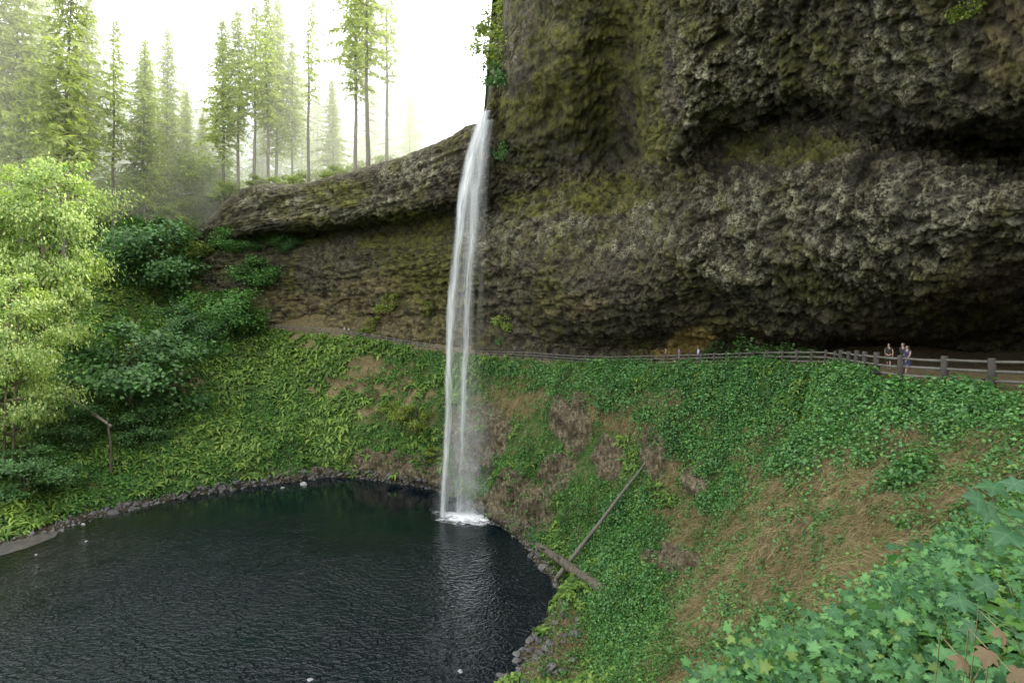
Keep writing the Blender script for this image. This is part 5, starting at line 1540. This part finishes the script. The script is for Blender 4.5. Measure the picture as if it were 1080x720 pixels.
def person(label, loc, rz, H, top, legs, stride=0.22, arms=(0.25, -0.2), dress=False, sleeves=0.6, hair='long', bag=None, shorts=False):
    k = H / 1.73
    root = empty('person', loc, (0, 0, rz), k); tag(root, label, 'person')
    lf, rf = stride, -stride
    V = {'pel': (0, 0, .95), 'sp': (0, 0, 1.13), 'ch': (0, -.01, 1.33), 'nk': (0, 0, 1.47), 'jaw': (0, .02, 1.545), 'hd': (0, .015, 1.63), 'tp': (0, 0, 1.705), 'nose': (0, .125, 1.61)}
    R_ = {'pel': (.155, .11), 'sp': (.135, .095), 'ch': (.15, .105), 'nk': .052, 'jaw': (.062, .075), 'hd': (.076, .092), 'tp': (.055, .065), 'nose': .012}
    E = [('pel', 'sp'), ('sp', 'ch'), ('ch', 'nk'), ('nk', 'jaw'), ('jaw', 'hd'), ('hd', 'tp'), ('hd', 'nose')]
    for s_, sg, ft, ar in (('l', -1, lf, arms[0]), ('r', 1, rf, arms[1])):
        V['sh' + s_] = (sg * .185, -.01, 1.40); R_['sh' + s_] = .062
        V['el' + s_] = (sg * .235, -.02 + ar * .6, 1.13); R_['el' + s_] = .041
        V['wr' + s_] = (sg * .23, .05 + ar * 1.3, .90); R_['wr' + s_] = .028
        V['pa' + s_] = (sg * .225, .07 + ar * 1.45, .82); R_['pa' + s_] = (.026, .018)
        E += [('ch', 'sh' + s_), ('sh' + s_, 'el' + s_), ('el' + s_, 'wr' + s_), ('wr' + s_, 'pa' + s_)]
        px_, py_, pz_ = V['pa' + s_]
        for q, (dy, ln) in enumerate(((.026, .062), (.009, .075), (-.009, .07), (-.025, .055))):
            V[f'f{q}{s_}'] = (px_, py_ + dy, pz_ - ln * .6); V[f'g{q}{s_}'] = (px_ - sg * .014, py_ + dy + .012, pz_ - ln)
            R_[f'f{q}{s_}'] = .0085; R_[f'g{q}{s_}'] = .007
            E += [('pa' + s_, f'f{q}{s_}'), (f'f{q}{s_}', f'g{q}{s_}')]
        V['th' + s_] = (px_ - sg * .02, py_ + .045, pz_ + .005); R_['th' + s_] = .009; E.append(('pa' + s_, 'th' + s_))
        V['hp' + s_] = (sg * .095, 0, .90); R_['hp' + s_] = .088
        kb = .07 if ft > 0 else 0.02
        V['kn' + s_] = (sg * .10, ft * .55 + kb, .50); R_['kn' + s_] = .055
        V['an' + s_] = (sg * .10, ft * 1.15 - (0.0 if ft > 0 else .05), .09 + (0 if ft >= 0 else .05)); R_['an' + s_] = .036
        ax, ay, az = V['an' + s_]
        V['to' + s_] = (ax, ay + .16, az - .05 if ft >= 0 else az - .085); R_['to' + s_] = (.04, .028)
        E += [('pel', 'hp' + s_), ('hp' + s_, 'kn' + s_), ('kn' + s_, 'an' + s_), ('an' + s_, 'to' + s_)]
    names = list(V)

    def sub(keys, grow, nm, mat):
        ks = [q for q in names if q in keys]
        vs = [keys[q] if isinstance(keys, dict) and keys[q] else V[q] for q in ks]
        es = [(ks.index(a), ks.index(b)) for a, b in E if a in ks and b in ks]
        rs = [tuple(x + grow for x in (R_[q] if hasattr(R_[q], '__len__') else (R_[q],) * 2)) for q in ks]
        return obj(nm, skin(nm, vs, es, rs, mat), root)

    sub({q: None for q in names}, 0.0, 'body', M_skin)
    tk = {'pel': (0, 0, .87), 'sp': None, 'ch': None, 'nk': (0, 0, 1.44)}
    for s_, sg in (('l', -1), ('r', 1)):
        tk['sh' + s_] = None
        a, e_ = np.array(V['sh' + s_]), np.array(V['el' + s_])
        tk['el' + s_] = tuple(a + (e_ - a) * sleeves)
        if sleeves > 1:
            tk['el' + s_] = None; w_, p_ = np.array(V['el' + s_]), np.array(V['wr' + s_]); tk['wr' + s_] = tuple(w_ + (p_ - w_) * .95)
    sub(tk, 0.014, 'shirt' if not dress else 'dress_top', top)
    if dress:
        b = MB(); n = 18; rg = []
        for z, rx, ry in ((1.08, .15, .115), (.92, .185, .15), (.72, .23, .21), (.52, .27, .26)):
            rg.append([(math.cos(2 * math.pi * i / n) * rx * (1 + .04 * math.sin(5 * i)), math.sin(2 * math.pi * i / n) * ry, z) for i in range(n)])
        b.add([q for r_ in rg for q in r_], [(j * n + i, j * n + (i + 1) % n, (j + 1) * n + (i + 1) % n, (j + 1) * n + i) for j in range(3) for i in range(n)])
        obj('skirt', b.mesh('skirt', legs), root)
    else:
        lk = {'pel': (0, 0, 1.01)}
        for s_ in 'lr':
            lk['hp' + s_] = None; a, e_ = np.array(V['kn' + s_]), np.array(V['an' + s_])
            lk['kn' + s_] = None
            if not shorts:
                lk['an' + s_] = tuple(a + (e_ - a) * .92)
        sub(lk, 0.016, 'trousers' if not shorts else 'shorts', legs)
    for s_ in 'lr':
        sub({'an' + s_: None, 'to' + s_: None}, 0.012, 'shoe', M_shoe)
    hv = [(0, -.02, 1.70), (0, -.055, 1.63), (0, -.07, 1.53)] + ([(0, -.085, 1.38)] if hair == 'long' else [])
    obj('hair', skin('hair', hv, [(i, i + 1) for i in range(len(hv) - 1)], [(.078, .078), (.088, .075), (.075, .05), (.055, .03)][:len(hv)], M_hair), root)
    if bag:
        b = MB()
        b.tube([(0, -.17, 1.02), (0, -.19, 1.10), (0, -.19, 1.32), (0, -.165, 1.40)], [.08, .13, .125, .06], 10)
        obj('backpack', b.mesh('backpack', bag), root)
    return root


def walk_at(px, d, back=1.0):
    """a spot on the trail, a little way in from the railing"""
    i = int(np.argmin(abs(epx - px) + (abs(edge[:, 1] - d) > 12) * 1e3))
    q = line[i] + mid_[i] * back
    z = hit_ground(q)
    return Vector((q[0], q[1], z))


def hit_ground(q):
    return float(TRz(q[0], q[1]))


BVPATH = BVHTree.FromPolygons([Vector(q) for q in TR.reshape(-1, 3)], [tuple(q) for q in grid_faces(TR.shape[0], 7).tolist()])


def TRz(x, y):
    a = BVPATH.ray_cast(Vector((x, y, 20)), Vector((0, 0, -1)), 60)[0]
    b = BVT.ray_cast(Vector((x, y, 20)), Vector((0, 0, -1)), 60)[0]
    return max(q.z for q in (a, b) if q is not None)


def at(px, d):
    x = (px - 540) / F * d
    return Vector((x, d, TRz(x, d) + 0.01))


black, navy = cloth('black cloth', (0.012, 0.012, 0.014)), cloth('navy cloth', (0.018, 0.022, 0.06))
white, purple = cloth('white cloth', (0.75, 0.74, 0.72)), cloth('purple cloth', (0.22, 0.09, 0.34))
blue, grey, denim, khaki = cloth('pale blue cloth', (0.34, 0.42, 0.58)), cloth('grey cloth', (0.2, 0.2, 0.21)), cloth('denim', (0.05, 0.07, 0.13)), cloth('khaki cloth', (0.3, 0.25, 0.17))
red = cloth('dull red cloth', (0.3, 0.08, 0.06))
person('person in black top and shorts walking ahead of the pair by the near railing', at(937.5, 36.5), 2.4, 1.68, black, black, 0.18, (0.1, -0.2), sleeves=0.4, hair='short', shorts=True)
person('woman in navy dress striding along the trail behind the near railing', at(957, 32.0), 1.9, 1.66, navy, navy, 0.24, (0.25, -0.15), True, 0.3)
person('person in dark clothes half hidden behind the woman in the navy dress', at(952.5, 33.3), 1.9, 1.76, black, denim, 0.2, (0.1, -0.2), False, 0.7, 'short', grey)
person('person in purple shirt walking the trail near the yellow clay', at(716.5, 67.5), 1.5, 1.7, purple, khaki, 0.2, (0.2, -0.2), False, 0.7, shorts=True)
person('person in pale blue shirt by the railing right of the purple shirt', at(736.5, 63.0), 1.7, 1.72, blue, denim, 0.15, (0.1, -0.1), False, 0.7, 'short')
person('person in dull top leaning left of the purple shirt by the clay', at(702.5, 68.8), 1.2, 1.72, khaki, red, 0.1, (0.1, -0.1), False, 0.7, 'short')
person('left of two tiny white shirted walkers on the far trail', at(363.2, 126.0), -1.5, 1.75, white, grey, 0.2, (0.2, -0.2), False, 0.8, 'short')
person('right of two tiny white shirted walkers on the far trail', at(368.0, 125.2), -1.5, 1.68, white, denim, 0.2, (0.2, -0.2), False, 0.8)
